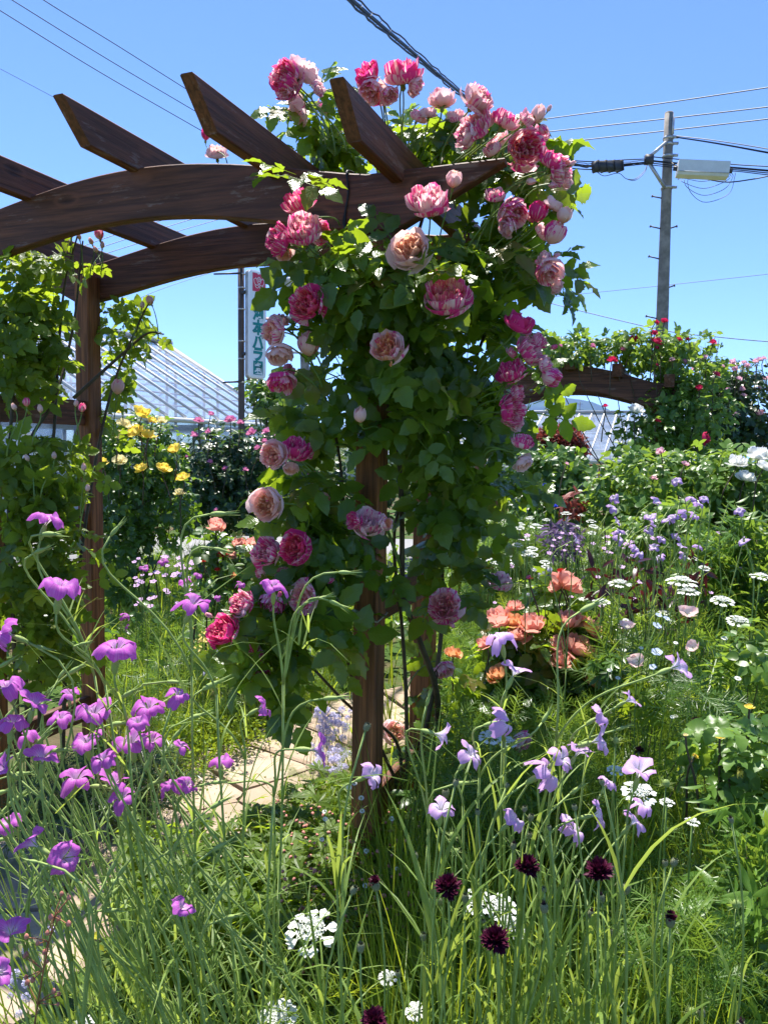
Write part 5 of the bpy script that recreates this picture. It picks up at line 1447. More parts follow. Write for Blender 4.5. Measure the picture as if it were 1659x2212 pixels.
shrub('leafy_clump', 'feathery bright mound with small umbels behind the coral roses', 'plant', [(1110, 1190, 70, 50, 4.4, .25, 300), (1050, 1230, 50, 50, 4.3, .2, 180)], FEATHER, 'leaf_bright', .17, up=.4, rnd=.8)
shrub('catmint', 'shaded clump of dusky purple flower spikes below the red leaved sapling', 'plant', [(1215, 1165, 46, 44, 4.0, .15, 240)], LONG_LEAF, 'catmint', .05, up=.3, rnd=.9)
shrub('low_shrub', 'low dark feathery shrub beside the path, behind the left corncockles', 'shrub', [(230, 1680, 110, 55, 2.75, .25, 260), (130, 1720, 90, 60, 2.65, .25, 180), (330, 1690, 70, 50, 2.8, .22, 160)], FEATHER, 'leaf_dark', .11, up=.6, rnd=.8)
for cx, cy_, lab in ((1395, 1235, 'maroon leaved plant with upright purple leaves, left of the white lace flowers'), (1440, 1295, 'lowest maroon leaved plant among the white lace flowers'), (1350, 1310, 'maroon leaved plant above the pale poppies'), (1500, 1225, 'rightmost maroon leaved plant below the lilac flowers'), (1300, 1250, 'maroon leaved plant behind the topmost coral rose')):
    shrub('maroon_plant', lab, 'plant', [(cx, cy_, 40, 30, 2.85, .1, 17), (cx + 5, cy_ + 45, 32, 32, 2.85, .08, 8)], LONG_LEAF, 'leaf_maroon', .062, up=.3, outw=.4, rnd=.7, stems=3, stem_r=.003)
shrub('red_leaf_sapling', 'slender sapling with red young leaves beneath the green shrub', 'plant', [(1240, 1090, 26, 32, 4.9, .1, 70)], LONG_LEAF, 'leaf_red', .085, up=.4, rnd=.8, stems=2, stem_r=.004)

# ------------------------------------------------------------------ corncockles
CK = {k: flower_me(COCKLE, k, 'flower') for k in ('cockle', 'cockle_pale', 'cockle_far')}
mb = MB(); mb.add(COCKLE_CALYX); CKC = mb.mesh('calyx', M['stem_silver'])
CKB = flower_me(COCKLE_BUD, 'stem_silver', 'bud')


def cockle_plant(label, flowers, buds, root, fork=None, group=None, mat='cockle', leaves=10, sr=.0019):
    """flowers (px, py, size, distance, angle, towards); buds (px, py, angle, length px, distance); root (px offset on the ground, distance)"""
    th = thing('corncockle', label, 'wildflower', root, group); st, lf = MB(), MB()
    root = np.asarray(root, float)
    tips = []
    for px, py, s_, Y, ang, tow in flowers:
        f = face_dir(ang, tow); rad = s_ * .44 * Y / FPX; c = at(px, py, Y) - f * rad * .45
        m_ = mat_facing(c, f, rad, rng.uniform(0, 6.28))
        o = put('flower', CK[mat][rng.integers(0, 6)], th, m_); put('calyx', CKC, o, m_)
        tips.append((c - f * rad * .93, f))
    for px, py, ang, ln, Y in buds:
        f = face_dir(ang, rng.uniform(-.25, .35)); h = ln * Y / FPX / 1.9; c = at(px, py, Y)
        put('bud', CKB[rng.integers(0, 2)], th, mat_facing(c, f, h, rng.uniform(0, 6)))
        tips.append((c - f * h * .74, f))
    if fork is None:
        t0 = np.mean([t[0] for t in tips], 0); fk = root + (t0 - root) * .62 + np.append(rng.normal(size=2) * .02, 0)
    else: fk = at(*fork)
    main = bez(root, root + ZUP * fk[2] * .4 + rng.normal(size=3) * .015, fk - (fk - root) * .25 + rng.normal(size=3) * .01, fk, 8)
    st.add(tube(main, np.linspace(sr * 1.35, sr, 9), 5))
    for t_, f in tips:
        L = np.linalg.norm(t_ - fk); ini = nrm(fk - root) * .35 + nrm(t_ - fk) * .65
        st.add(tube(bez(fk, fk + ini * L * .45 + ZUP * L * .12, t_ - f * L * .33, t_, 9), np.linspace(sr, sr * .8, 10), 5))
        q = fk + (t_ - fk) * rng.uniform(.2, .5); h_ = rng.uniform(.05, .11)
        blades(lf, [q, q], h_, .0035, .9, .5, 4)
    k = rng.uniform(.08, .98, leaves); P_ = root + (fk - root) * k[:, None]
    idx = np.clip((k * 8).astype(int), 0, 7); fr_ = k * 8 - idx; P_ = main[idx] * (1 - fr_[:, None]) + main[idx + 1] * fr_[:, None]
    blades(lf, P_, rng.uniform(.08, .2, leaves), .0045, .55, .35, 5)
    st.build('stem', M['stem_silver'], th); lf.build('leaves', M['blade_silver'], th)
    return th


def root_near(px, Y):
    g_ = at(px, 1500, Y); return np.array([g_[0], Y, 0.0])


LK = [  # label, flowers, buds, root px, root distance, fork
    ('tall corncockle with an upturned bloom and two nodding buds before the left timber post', [(103, 1122, 80, 1.08, 70, .05)], [(112, 1154, 0, 66, 1.05), (92, 1188, 20, 56, 1.06)], 330, 1.25, (205, 1460, 1.12)),
    ('corncockle with drooping side-on petals below the topmost left bloom', [(131, 1268, 104, .98, 78, .15)], [(183, 1390, 15, 40, 1.0)], 360, 1.2, (228, 1480, 1.06)),
    ('corncockle with a wide bloom tilting right, between the left post and the path', [(418, 1305, 84, 1.05, 65, .2)], [], 520, 1.2, (468, 1500, 1.1)),
    ('large pale-throated corncockle bloom overlapping the foot of the left post', [(252, 1402, 106, .98, 80, .3)], [], 380, 1.15, (275, 1560, 1.02)),
    ('corncockle bloom cut by the left edge, highest there', [(14, 1368, 84, 1.0, 150, .4)], [(15, 1432, 30, 50, 1.0)], 230, 1.2, None),
    ('corncockle bloom cut by the left edge, just above the crowded clump', [(14, 1483, 80, 1.0, 100, .35)], [(95, 1400, -20, 44, 1.02)], 210, 1.2, None),
    ('slender corncockle stem topped by a single pink-tipped bud right of the left post', [], [(252, 1143, 52, 52, 1.1), (478, 1110, 2, 64, 1.1), (478, 1188, -15, 44, 1.1)], 440, 1.25, (415, 1460, 1.13)),
    ('forked corncockle with a lilac bloom and two arching buds before the climbing rose', [(592, 1268, 72, 1.12, 85, .35)], [(750, 1237, -3, 52, 1.1), (728, 1305, -25, 52, 1.1), (700, 1290, 15, 40, 1.1)], 580, 1.3, (612, 1478, 1.15)),
    ('corncockle with a narrow side-on bloom under the lowest striped roses', [(568, 1526, 62, 1.15, 30, .05)], [(462, 1478, 25, 70, 1.12)], 520, 1.3, (530, 1640, 1.18)),
    ('corncockle facing right with its bloom edge-on over the sunny path', [(684, 1620, 82, 1.02, 0, .1)], [(720, 1508, 3, 60, 1.05)], 560, 1.2, (592, 1720, 1.1)),
    ('small flat corncockle bloom over the mossy path edge', [(479, 1645, 60, 1.2, 90, .15)], [], 600, 1.35, (590, 1700, 1.22)),
    ('corncockle twin blooms at the right end of the crowded clump', [(365, 1697, 58, 1.12, 110, .2), (406, 1695, 58, 1.12, 60, .3)], [(470, 1690, 10, 46, 1.1)], 470, 1.3, None),
    ('corncockle with a bright bloom turned to the viewer, lowest of the left pair', [(143, 1852, 88, .92, 30, .55)], [(70, 1860, 175, 40, .9)], 330, 1.05, None),
    ('corncockle seen from behind with a white ribbed throat, left of the bright bloom', [(72, 1822, 84, .93, 150, -.1)], [], 300, 1.08, None),
    ('lone corncockle bloom hanging over the tall grass left of the white lace flower', [(393, 1960, 66, 1.0, 45, .1)], [], 420, 1.1, (385, 2100, 1.03)),
    ('corncockle bloom at the lower left edge with striped white throat', [(25, 2012, 88, .9, 80, .35)], [], 200, 1.05, None),
    ('magenta corncockle petal cut off by the left edge near the bottom', [(2, 2100, 66, .85, 20, .3)], [], 120, 1.0, None)]
for lab, fl, bu, rx, rY, fk in LK: cockle_plant(lab, fl, bu, root_near(rx, rY), fk)
CLUSTER = [(385, 1500, 60, 70), (322, 1528, 86, 80), (205, 1538, 90, 70), (76, 1522, 80, 85), (132, 1552, 62, 60), (28, 1562, 84, 95), (188, 1602, 84, 80), (284, 1602, 90, 75), (92, 1637, 84, 90), (12, 1662, 72, 120), (166, 1682, 80, 80),
           (246, 1692, 80, 75), (264, 1724, 64, 60), (392, 1612, 50, 85), (20, 1778, 74, 100), (330, 1600, 60, 60), (225, 1640, 70, 100), (150, 1500, 50, 80), (60, 1590, 56, 110), (298, 1560, 58, 60)]
for i, (px, py, s_, an) in enumerate(CLUSTER):
    Y = rng.uniform(.98, 1.2)
    bu = [(px + rng.uniform(-60, 70), py + rng.uniform(-70, 40), rng.uniform(-10, 60), rng.uniform(46, 66), Y + .03) for _ in range(rng.integers(0, 3))]
    cockle_plant('mauve corncockle among the crowded clump of blooms at the lower left', [(px, py, s_, Y, an + rng.normal() * 12, rng.uniform(.05, .5))], bu, root_near(px + rng.uniform(220, 560), Y + rng.uniform(.0, .35)), None, 'crowded corncockles at the lower left', leaves=8)
for i in range(28):
    px, py = rng.uniform(-20, 520), rng.uniform(1540, 2000); Y = rng.uniform(.95, 1.45)
    bu = [(px + rng.uniform(-30, 30), py + rng.uniform(-40, 40), rng.uniform(0, 80), rng.uniform(46, 68), Y) for _ in range(rng.integers(1, 3))]
    cockle_plant('silvery corncockle stem in bud leaning over the shaded path', [], bu, root_near(px + rng.uniform(180, 560), Y + rng.uniform(.0, .3)), None, 'budding corncockle stems over the path', leaves=12)
RK = [
    ('corncockle facing down left, nearest the main post on its right', [(950, 1588, 74, 1.1, -10, .35)], [(925, 1510, 75, 44, 1.12)], 1000, 1.25, (925, 1790, 1.15)),
    ('corncockle with three-lobed bloom just right of the one nearest the post', [(1016, 1632, 76, 1.1, 55, .2)], [], 1040, 1.25, (1000, 1740, 1.13)),
    ('corncockle bloom opening over the foot of the main post', [(803, 1674, 70, 1.12, 25, .25)], [], 760, 1.3, (740, 1830, 1.2)),
    ('small flat corncockle bloom below the one nearest the post', [(953, 1748, 70, 1.12, 85, .15)], [(925, 1810, 85, 44, 1.13)], 960, 1.25, None),
    ('corncockle with tall upper petal under the orange roses', [(1088, 1558, 78, 1.1, 15, .15)], [(1180, 1545, 55, 50, 1.1)], 1060, 1.25, (1035, 1680, 1.14)),
    ('pale lilac corncockle overlapping the coral roses, seen from behind', [(1082, 1378, 76, 1.12, 100, .1)], [], 1090, 1.3, (1085, 1600, 1.18)),
    ('pale lilac corncockle tilting right under the coral roses', [(1112, 1452, 74, 1.12, 65, .1)], [], 1100, 1.3, (1090, 1600, 1.18)),
    ('far-right pale corncockle on a long slanting stem', [(1458, 1440, 74, 1.08, 20, -.1)], [(1275, 1310, 25, 70, 1.2)], 1130, 1.3, (1200, 1600, 1.15)),
    ('small pale corncockle half way along the slanting stem', [(1358, 1512, 52, 1.15, 30, .1)], [], 1180, 1.3, (1270, 1600, 1.18)),
    ('pale corncockle with upright petals left of the small one', [(1296, 1546, 64, 1.12, 35, .15)], [(1345, 1572, 20, 42, 1.14)], 1180, 1.3, (1220, 1640, 1.16)),
    ('pale wide corncockle in the middle of the right group', [(1290, 1600, 76, 1.12, 20, .2)], [], 1200, 1.3, None),
    ('lilac corncockle side by side with the folded white-lilac one', [(1212, 1640, 70, 1.1, 40, .3)], [], 1170, 1.28, None),
    ('folded white-lilac corncockle with long lower petals', [(1180, 1668, 88, 1.1, 30, .1)], [], 1150, 1.28, None),
    ('corncockle with ragged lilac petals above the folded one', [(1248, 1625, 66, 1.12, 60, .1)], [], 1190, 1.3, None),
    ('corncockle with one tall pointed petal above the white lace flower', [(1380, 1668, 82, 1.08, 80, .25)], [], 1290, 1.25, (1355, 1760, 1.1)),
    ('violet veined corncockle low in the right group', [(1290, 1760, 74, 1.1, 20, .35)], [(1245, 1705, 40, 50, 1.1)], 1230, 1.25, None),
    ('corncockle with spread petals, lowest right of the group', [(1368, 1775, 70, 1.1, 50, .1)], [], 1280, 1.25, None),
    ('small corncockle peeping right of the violet veined one', [(1386, 1742, 56, 1.13, 60, .05)], [], 1290, 1.25, None),
    ('corncockle edge-on bloom left of the violet veined one', [(1108, 1770, 70, 1.1, 45, .1)], [(1080, 1735, 70, 44, 1.12)], 1090, 1.25, None),
    ('lowest small corncockle between the edge-on and the veined blooms', [(1240, 1795, 60, 1.15, 55, .1), (1225, 1770, 40, 1.15, 70, .1)], [], 1190, 1.3, None),
    ('thin corncockle behind the tall-petalled bloom on the right', [(1312, 1690, 50, 1.15, 60, .0)], [(1000, 1692, 15, 60, 1.15)], 1260, 1.3, None)]
for lab, fl, bu, rx, rY, fk in RK: cockle_plant(lab, fl, bu, root_near(rx, rY), fk, None, 'cockle_pale', 9)
FARK = [(1325, 1075), (1322, 1098), (1330, 1128), (1336, 1150), (1404, 1118), (1413, 1084), (1440, 1125), (1452, 1118), (1478, 1110), (1498, 1114), (1520, 1078), (1508, 1090), (1494, 1078), (1596, 1104), (1461, 1040), (1242, 1168), (1428, 1165), (1412, 1182), (1460, 1160), (1470, 1182), (1507, 1182), (1606, 1170), (1380, 1195), (1425, 1205), (1475, 1200), (1400, 1145), (1410, 1133), (1370, 1185), (1335, 1165)]
for i, (px, py) in enumerate(FARK):
    Y = rng.uniform(2.6, 3.0)
    cockle_plant('lilac corncockle of the loose drift below the white roses', [(px, py, rng.uniform(24, 33), Y, rng.uniform(20, 130), rng.uniform(.1, .7))], [(px + rng.uniform(-30, 30), py - rng.uniform(-20, 30), rng.uniform(20, 150), 20, Y)] if i % 2 else [], root_near(px + rng.uniform(-60, 40), Y + .05), None, 'lilac corncockles in the right middle distance', 'cockle_far', 6, .0022)
for px, py, s_ in ((352, 1213, 28), (312, 1228, 24), (400, 1256, 34), (428, 1243, 24), (272, 1330, 26), (275, 1355, 18), (520, 1262, 24), (470, 1290, 18)):
    cockle_plant('small purple corncockle in the sunny bed behind the arch', [(px, py, s_, 3.6, rng.uniform(40, 140), rng.uniform(.1, .5))], [], root_near(px + rng.uniform(-20, 30), 3.65), None, 'purple corncockles behind the arch', 'cockle', 5, .0022)

# ------------------------------------------------------------------ black cornflowers
CF = flower_me(CORNF, 'dark', 'flower_head'); mb = MB(); mb.add(INVOL); INV = mb.mesh('involucre', M['invol']); mb = MB(); mb.add(TUFT); TUF = mb.mesh('tuft', M['tuftdark'])


def cornflower(label, px, py, s_, Y, ang, tow, kind='bloom', group=None, lean=None, leaves=7, mat='dark'):
    f = face_dir(ang, tow); c = at(px, py, Y); rad = s_ * .5 * Y / FPX
    root = np.array([c[0] + (rng.normal() * .05 if lean is None else lean), Y + rng.uniform(.0, .12), 0])
    th = thing('cornflower', label, 'wildflower', root, group)
    if kind == 'bloom':
        m_ = mat_facing(c - f * rad * .1, f, rad * 1.05, rng.uniform(0, 6.28)); o = put('flower_head', CF[rng.integers(0, 2)] if mat == 'dark' else CFB[0], th, m_); put('involucre', INV, o, mat_facing(c - f * rad * .1, f, rad * .85)); b = c - f * rad * .6
    else:
        m_ = mat_facing(c, f, rad * 3.4, rng.uniform(0, 6.28)); o = put('bud', INV, th, m_); b = c - f * rad * 2.0
        if kind == 'tuft': put('tuft', TUF, o, mat_facing(c + f * rad * .0, f, rad * 3.2))
        elif kind == 'open': put('tuft', CF[0], o, mat_facing(c + f * rad * .1, f, rad * 1.5))
    st, lf = MB(), MB(); L = np.linalg.norm(b - root)
    path = bez(root, root + ZUP * L * .5 + rng.normal(size=3) * .02, b - f * L * .25, b, 10); st.add(tube(path, np.linspace(.0022, .0016, 11), 6))
    i_ = rng.integers(1, 9, leaves); blades(lf, path[i_], rng.uniform(.12, .26, leaves), .0075, .35, .3, 6, cols=3)
    st.build('stem', M['stem_silver'], th); lf.build('leaves', M['blade_silver'], th); return th


for a in (('black-red cornflower, largest and lowest of the open ones', 1070, 2030, 80, .98, 100, .45), ('dark cornflower on the left, above the white lace heads in the grass', 968, 1916, 74, .98, 95, .35),
          ('dark cornflower partly hidden by a leaning bud stem, upper middle', 1138, 1872, 68, 1.0, 90, .3), ('dark cornflower below the violet corncockle, rightmost of the open ones', 1293, 1882, 76, .97, 95, .35),
          ('dark cornflower cut off by the bottom edge', 808, 2206, 74, 1.0, 90, .5), ('tiny dark cornflower right of the white lace flower, deep in the grass', 1503, 1561, 32, 2.0, 90, .2), ('tiny black cornflower above the tall-petalled corncockle', 1380, 1622, 28, 1.9, 90, .1), ('tiny dark cornflower beside the low yellow rose bush', 1576, 1641, 27, 1.9, 90, .2)):
    cornflower(*a)
for a in (('cornflower bud breaking dark, right side above the grass', 1448, 1982, 24, 1.05, 90, .2, 'open'), ('cornflower bud breaking dark, in front of the geranium leaves', 810, 1905, 22, 1.1, 100, .1, 'open')): cornflower(*a)
for zx, zy, s_, kd in ((689, 1178, 21, 'tuft'), (935, 1138, 19, 'tuft'), (1047, 1098, 21, 'tuft'), (895, 1208, 16, 'tuft'), (560, 915, 16, 'tuft'), (1495, 805, 13, 'tuft'), (930, 1682, 22, 'tuft'), (1365, 1632, 20, 'tuft'), (1540, 1690, 22, 'tuft')):
    cornflower('cornflower bud with a purple tip standing in the right foreground', 829.6 + zx * .5, 1364 + zy * .5, s_, rng.uniform(1.0, 1.15), rng.uniform(75, 105), .1, kd, 'purple-tipped cornflower buds')
for zx, zy, s_ in ((313, 642, 15), (265, 686, 18), (535, 657, 11), (403, 770, 13), (607, 757, 13), (637, 793, 16), (628, 871, 13), (690, 1106, 12), (978, 1285, 16), (170, 1306, 17), (235, 1155, 15), (350, 1136, 19), (993, 1009, 14), (1213, 990, 14), (1257, 985, 17), (835, 1071, 11), (427, 1246, 12), (820, 751, 13), (938, 641, 13), (132, 958, 14), (712, 840, 11), (-70, 400, 17), (-125, 1105, 18), (-100, 1350, 20), (60, 1470, 14), (1320, 1890, 17)):
    cornflower('grey-green cornflower bud on a bare stem in the right foreground', 829.6 + zx * .5, 1364 + zy * .5, s_, rng.uniform(.98, 1.2), rng.uniform(60, 120), .1, 'bud', 'closed cornflower buds')

# ------------------------------------------------------------------ lace flowers, poppies, flax and others
LC = flower_me(LACE, 'white_lace', 'flower_head'); mb = MB(); mb.add(LACE_STALKS); LST = mb.mesh('umbel_stalks', M['stem'])


def herb(name, label, cat, mes, px, py, s_, Y, ang, tow, group=None, extra=None, leafT=None, leaf_sz=.10, nleaf=6, sr=.0019, head='flower_head', lmat='blade'):
    f = face_dir(ang, tow); c = at(px, py, Y); rad = s_ * .5 * Y / FPX; root = np.array([c[0] + rng.normal() * .03, Y + rng.uniform(0, .06), 0])
    th = thing(name, label, cat, root, group); m_ = mat_facing(c, f, rad, rng.uniform(0, 6.28))
    o = put(head, mes[rng.integers(0, len(mes))], th, m_)
    if extra: put('umbel_stalks', extra, o, m_)
    b = c - f * rad * (.68 if extra else .3); L = max(.05, np.linalg.norm(b - root)); path = bez(root, root + ZUP * L * .4 + rng.normal(size=3) * .015, b - f * L * .25, b, 8)
    mb_ = MB(); mb_.add(tube(path, np.linspace(sr * 1.2, sr, 9), 5)); mb_.build('stem', M['stem'], th)
    if leafT and nleaf:
        mb_ = MB(); P_ = path[rng.integers(1, 7, nleaf)]; foliage(mb_, leafT, P_, runit(nleaf) * np.array([1, 1, .2]), leaf_sz, .5, .2, .5, -.2); mb_.build('leaves', M[lmat], th)
    return th


for lab, px, py, s_, Y, ang, tow in (('big white lace flower left of the lowest dark cornflower', 672, 2008, 108, 1.25, 95, .42), ('white lace flower cut by the bottom edge', 600, 2196, 84, 1.2, 95, .4), ('white lace flower seen through grass blades, upper left of three', 1032, 1945, 66, 1.4, 90, .4), ('white lace flower seen through grass blades, middle of three', 1082, 1958, 66, 1.4, 90, .45), ('white lace flower seen through grass blades, lower right of three', 1106, 2000, 62, 1.4, 80, .4),
                                 ('white lace flower under the tall-petalled corncockle', 1380, 1710, 70, 1.4, 90, .4), ('white lace flower low in the grass left of the largest cornflower', 897, 2182, 46, 1.2, 95, .3), ('tiny white lace head over the post foot', 838, 2110, 40, 1.3, 90, .3), ('white lace flower above the maroon leaves, left one', 1339, 1258, 46, 2.6, 90, .2), ('broad white lace flower above the maroon leaves', 1473, 1253, 62, 2.5, 90, .2),
                                 ('white lace flower just under the broad one', 1486, 1276, 46, 2.45, 90, .2), ('white lace flower right of the maroon leaves, higher one', 1560, 1296, 46, 2.4, 90, .35), ('white lace flower right of the maroon leaves, lower one', 1595, 1340, 46, 2.3, 90, .4), ('white lace flower beside the topmost coral rose', 1299, 1298, 36, 2.6, 90, .2), ('white lace flower at the right edge', 1642, 1243, 40, 2.5, 90, .25), ('small white lace head over the lilac drift stems', 1521, 1226, 22, 2.7, 90, .4), ('white lace flower at the lower left corner', 180, 2214, 50, 1.3, 90, .3),
                                 ('white lace flower behind the lower pair of corncockles near the post', 1060, 1590, 50, 1.9, 90, .3), ('white lace flower left of the folded corncockle', 1095, 1600, 44, 1.9, 90, .3), ('white lace flower behind the middle corncockles', 1330, 1662, 36, 1.7, 90, .3)):
    herb('lace_flower', lab, 'wildflower', LC, px, py, s_, Y, ang, tow, None, LST, FEATHER, .12, 5)
SMALL_U = [(1123, 1131, 16), (1157, 1135, 24), (1245, 1137, 16), (1134, 1198, 14), (1105, 1204, 16), (1094, 1181, 14), (1144, 1118, 14), (1222, 1108, 18), (1180, 1122, 14), (1065, 1150, 14), (1070, 1215, 16), (1276, 1125, 16), (1040, 1230, 14), (1210, 1150, 14), (1255, 1112, 12), (1290, 1140, 12)]
for px, py, s_ in SMALL_U: herb('lace_flower', 'small white umbel in the shady middle bed behind the main post', 'wildflower', LC, px, py, s_ * 1.25, rng.uniform(3.8, 4.4), 90, .2, 'small white umbels in the middle bed', LST, None, sr=.003)
PP = flower_me([POPPY], 'poppy', 'flower'); FX = flower_me([FLAX], 'flaxblue', 'flower'); CFB = flower_me(CORNF[:1], 'cornblue', 'flower_head'); BLU = flower_me([BALL], 'gilia', 'flower_head'); NG = flower_me([NIGELLA], 'nig', 'seed_pod'); PH = flower_me([PHLOX], 'phlox', 'flower'); DY = flower_me([DAISY], 'white', 'flower')
for lab, px, py, s_, an, tw in (('pale pink poppy, topmost right of the white lace flowers', 1485, 1323, 36, 90, .2), ('pale poppy half open above the blue flax', 1353, 1352, 29, 90, .1), ('pale pink poppy nearest the far-right corncockle', 1495, 1398, 29, 120, .1), ('drooping pale poppy left of the flax', 1376, 1427, 33, 150, .3)):
    herb('poppy', lab, 'wildflower', PP, px, py, s_ * 1.1, 2.2, an, min(.7, tw + .35), None, None, FEATHER, .1, 4, .0016, 'flower')
for lab, px, py, s_ in (('pale blue flax flower, largest, beside the drooping poppy', 1418, 1409, 26), ('pale blue flax flower, high right of the poppies', 1439, 1336, 16), ('pale blue flax flower, high left of that pair', 1422, 1329, 15), ('pale blue flax flower above the largest one', 1418, 1352, 22), ('pale blue flax flower below the largest one', 1410, 1441, 18), ('pale blue flax flower above the small corncockle, left', 1432, 1499, 18), ('pale blue flax flower above the small corncockle, right', 1450, 1512, 17)):
    herb('flax', lab, 'wildflower', FX, px, py, s_, 2.2, rng.uniform(60, 120), .5, None, None, FEATHER, .09, 4, sr=.0017, head='flower')
for lab, px, py in (('blue cornflower by the dark shrub, left one', 1165, 1049), ('blue cornflower by the dark shrub, right one', 1176, 1050), ('blue cornflower below the other blue ones', 1199, 1095)):
    herb('cornflower', lab, 'wildflower', CFB, px, py, 15, 4.6, 90, .3, None, None, None, sr=.003)
for px, py, s_, Y in [(rng.uniform(672, 758), rng.uniform(1530, 1665), rng.uniform(13, 21), None) for _ in range(70)]:
    g_ = ground_at(px, py + 60); herb('gilia', 'small lavender-blue ball flower at the foot of the main post', 'wildflower', BLU, px, py, s_, max(2.3, min(3.4, g_[1])), 90, .3, 'lavender-blue flowers by the main post', None, None, sr=.001)
for px, py in [(rng.uniform(440, 540), rng.uniform(1405, 1470)) for _ in range(22)]: herb('gilia', 'small lavender-blue ball flower behind the lowest striped roses', 'wildflower', BLU, px, py, rng.uniform(9, 15), 3.6, 90, .3, 'lavender-blue flowers behind the striped roses', None, None, sr=.001)
for px, py in [(rng.uniform(1140, 1200), rng.uniform(1225, 1290)) for _ in range(20)]: herb('gilia', 'small lavender-blue ball flower above the coral roses', 'wildflower', BLU, px, py, rng.uniform(8, 13), 3.2, 90, .3, 'lavender-blue flowers above the coral roses', None, None, sr=.001)
for px, py in [(rng.uniform(20, 150), rng.uniform(1985, 2190)) for _ in range(9)]: herb('gilia', 'small lavender-blue ball flower on the path side at the lower left corner', 'wildflower', BLU, px, py, rng.uniform(16, 26), 1.6, 90, .3, 'lavender-blue flowers at the lower left', None, None, sr=.001)
for zx, zy, s_ in ((1217, 655, 44), (1520, 1178, 52), (295, 882, 40), (1330, 1642, 44), (1000, 470, 36), (1640, 1430, 40), (310, 950, 36), (1480, 1500, 40)): herb('nigella', 'feathery green nigella seed pod in the right foreground', 'wildflower', NG, 829.6 + zx * .5, 1364 + zy * .5, s_, rng.uniform(1.1, 1.5), 90, .2, 'nigella pods in the right foreground', None, FEATHER, .1, 4, .0014, 'seed_pod')
for px, py in [(1440 + 55 * j, 1731 + 42 * j) for j in range(2)]: herb('lace_flower', 'unopened pale green lace flower head right of the white one', 'wildflower', LC, px, py, 30, 1.4, 90, .2, 'unopened lace flowers', LST, None)
for px, py in [(rng.uniform(1290, 1370), rng.uniform(1150, 1210)) for _ in range(14)] + [(rng.uniform(1190, 1260), rng.uniform(1150, 1200)) for _ in range(10)]: herb('phlox', 'tiny lilac-pink flower in the mixed bed below the green shrub', 'wildflower', PH, px, py, rng.uniform(8, 13), 3.6, 90, .5, 'tiny lilac-pink flowers in the mixed bed', None, None, sr=.0015, head='flower')
for px, py in [(rng.uniform(285, 420), rng.uniform(1200, 1310)) for _ in range(46)]: herb('phlox', 'tiny lilac-pink phlox flower beside the left timber post', 'wildflower', PH, px, py, rng.uniform(10, 17), rng.uniform(4.2, 5.2), 90, .5, 'lilac-pink phlox behind the arch', None, None, sr=.0015, head='flower')
for px, py in [(rng.uniform(690, 860), rng.uniform(1690, 1930)) for _ in range(12)]: herb('daisy', 'tiny white fleabane daisy in the low leaves before the main post', 'wildflower', DY, px, py, rng.uniform(9, 15), rng.uniform(1.9, 2.3), 90, .6, 'tiny white daisies before the main post', None, None, sr=.0009, head='flower')
cr = thing('toadflax', 'cream yellow flower spike in the sunny bed right of the left post', 'wildflower', root_near(438, 3.0))
mb = MB(); c = at(438, 1385, 3.0); rt = root_near(440, 3.0); mb.add(tube(bez(rt, rt + ZUP * .3, c - ZUP * .2, c + ZUP * .06, 8), .0022, 5)); mb.build('stem', M['stem'], cr)
mb = MB(); K = 60; P_ = c + rng.normal(size=(K, 3)) * np.array([.018, .018, .035]); foliage(mb, SIMPLE_LEAF, P_, runit(K), .016, .3, .6, .6, 0); mb.build('flower_spike', M['creamspike'], cr)

sg_ = thing('coral_bells', 'reddish branching sprig with tiny pink buds at the lower left corner', 'wildflower', root_near(-20, .98))
rt = root_near(-20, .98); tip = at(118, 1985, .95); main = bez(rt, rt + ZUP * .45, tip - ZUP * .12 - RGT * .03, tip, 12); mb = MB(); mb.add(tube(main, np.linspace(.0022, .001, 13), 5)); mb2 = MB()
for i in range(22):
    a_ = main[int(rng.integers(8, 13))]; e_ = a_ + runit(1)[0] * np.array([.028, .02, .026]) + ZUP * .008; mb.add(tube(bez(a_, a_ + ZUP * .008, e_ - ZUP * .004, e_, 4), .0008, 4)); mb.add(lathe([(.1, -1), (.75, -.5), (.8, .2), (.3, .9), (.05, 1.1)], 6).xf(None, e_, rng.uniform(.0028, .0045)), 1)
mb.build('flower_spray', [M['sprig'], M['pinkbud']], sg_)
for px, py in [(rng.uniform(1030, 1650), rng.uniform(1150, 1330)) for _ in range(40)]: herb('phlox', 'tiny pale lilac flower scattered through the right middle bed', 'wildflower', PH, px, py, rng.uniform(10, 17), rng.uniform(2.9, 3.8), 90, .5, 'tiny pale lilac flowers of the right bed', None, FEATHER, .1, 3, sr=.0016, head='flower')
for px, py in [(rng.uniform(1020, 1300), rng.uniform(1120, 1240)) for _ in range(16)] + [(rng.uniform(1290, 1655), rng.uniform(1190, 1420)) for _ in range(22)]: herb('lace_flower', 'small white umbel scattered through the right middle bed', 'wildflower', LC, px, py, rng.uniform(13, 26), rng.uniform(2.7, 3.8), 90, rng.uniform(.2, .5), 'small white umbels of the right bed', LST, FEATHER, .11, 3, sr=.002)
for px, py in [(rng.uniform(1300, 1655), rng.uniform(1330, 1560)) for _ in range(16)]: herb('daisy', 'tiny white daisy scattered in the green right bed', 'wildflower', DY, px, py, rng.uniform(10, 16), rng.uniform(2.0, 2.6), 90, .5, 'tiny white daisies of the right bed', None, FEATHER, .1, 3, sr=.0014, head='flower')
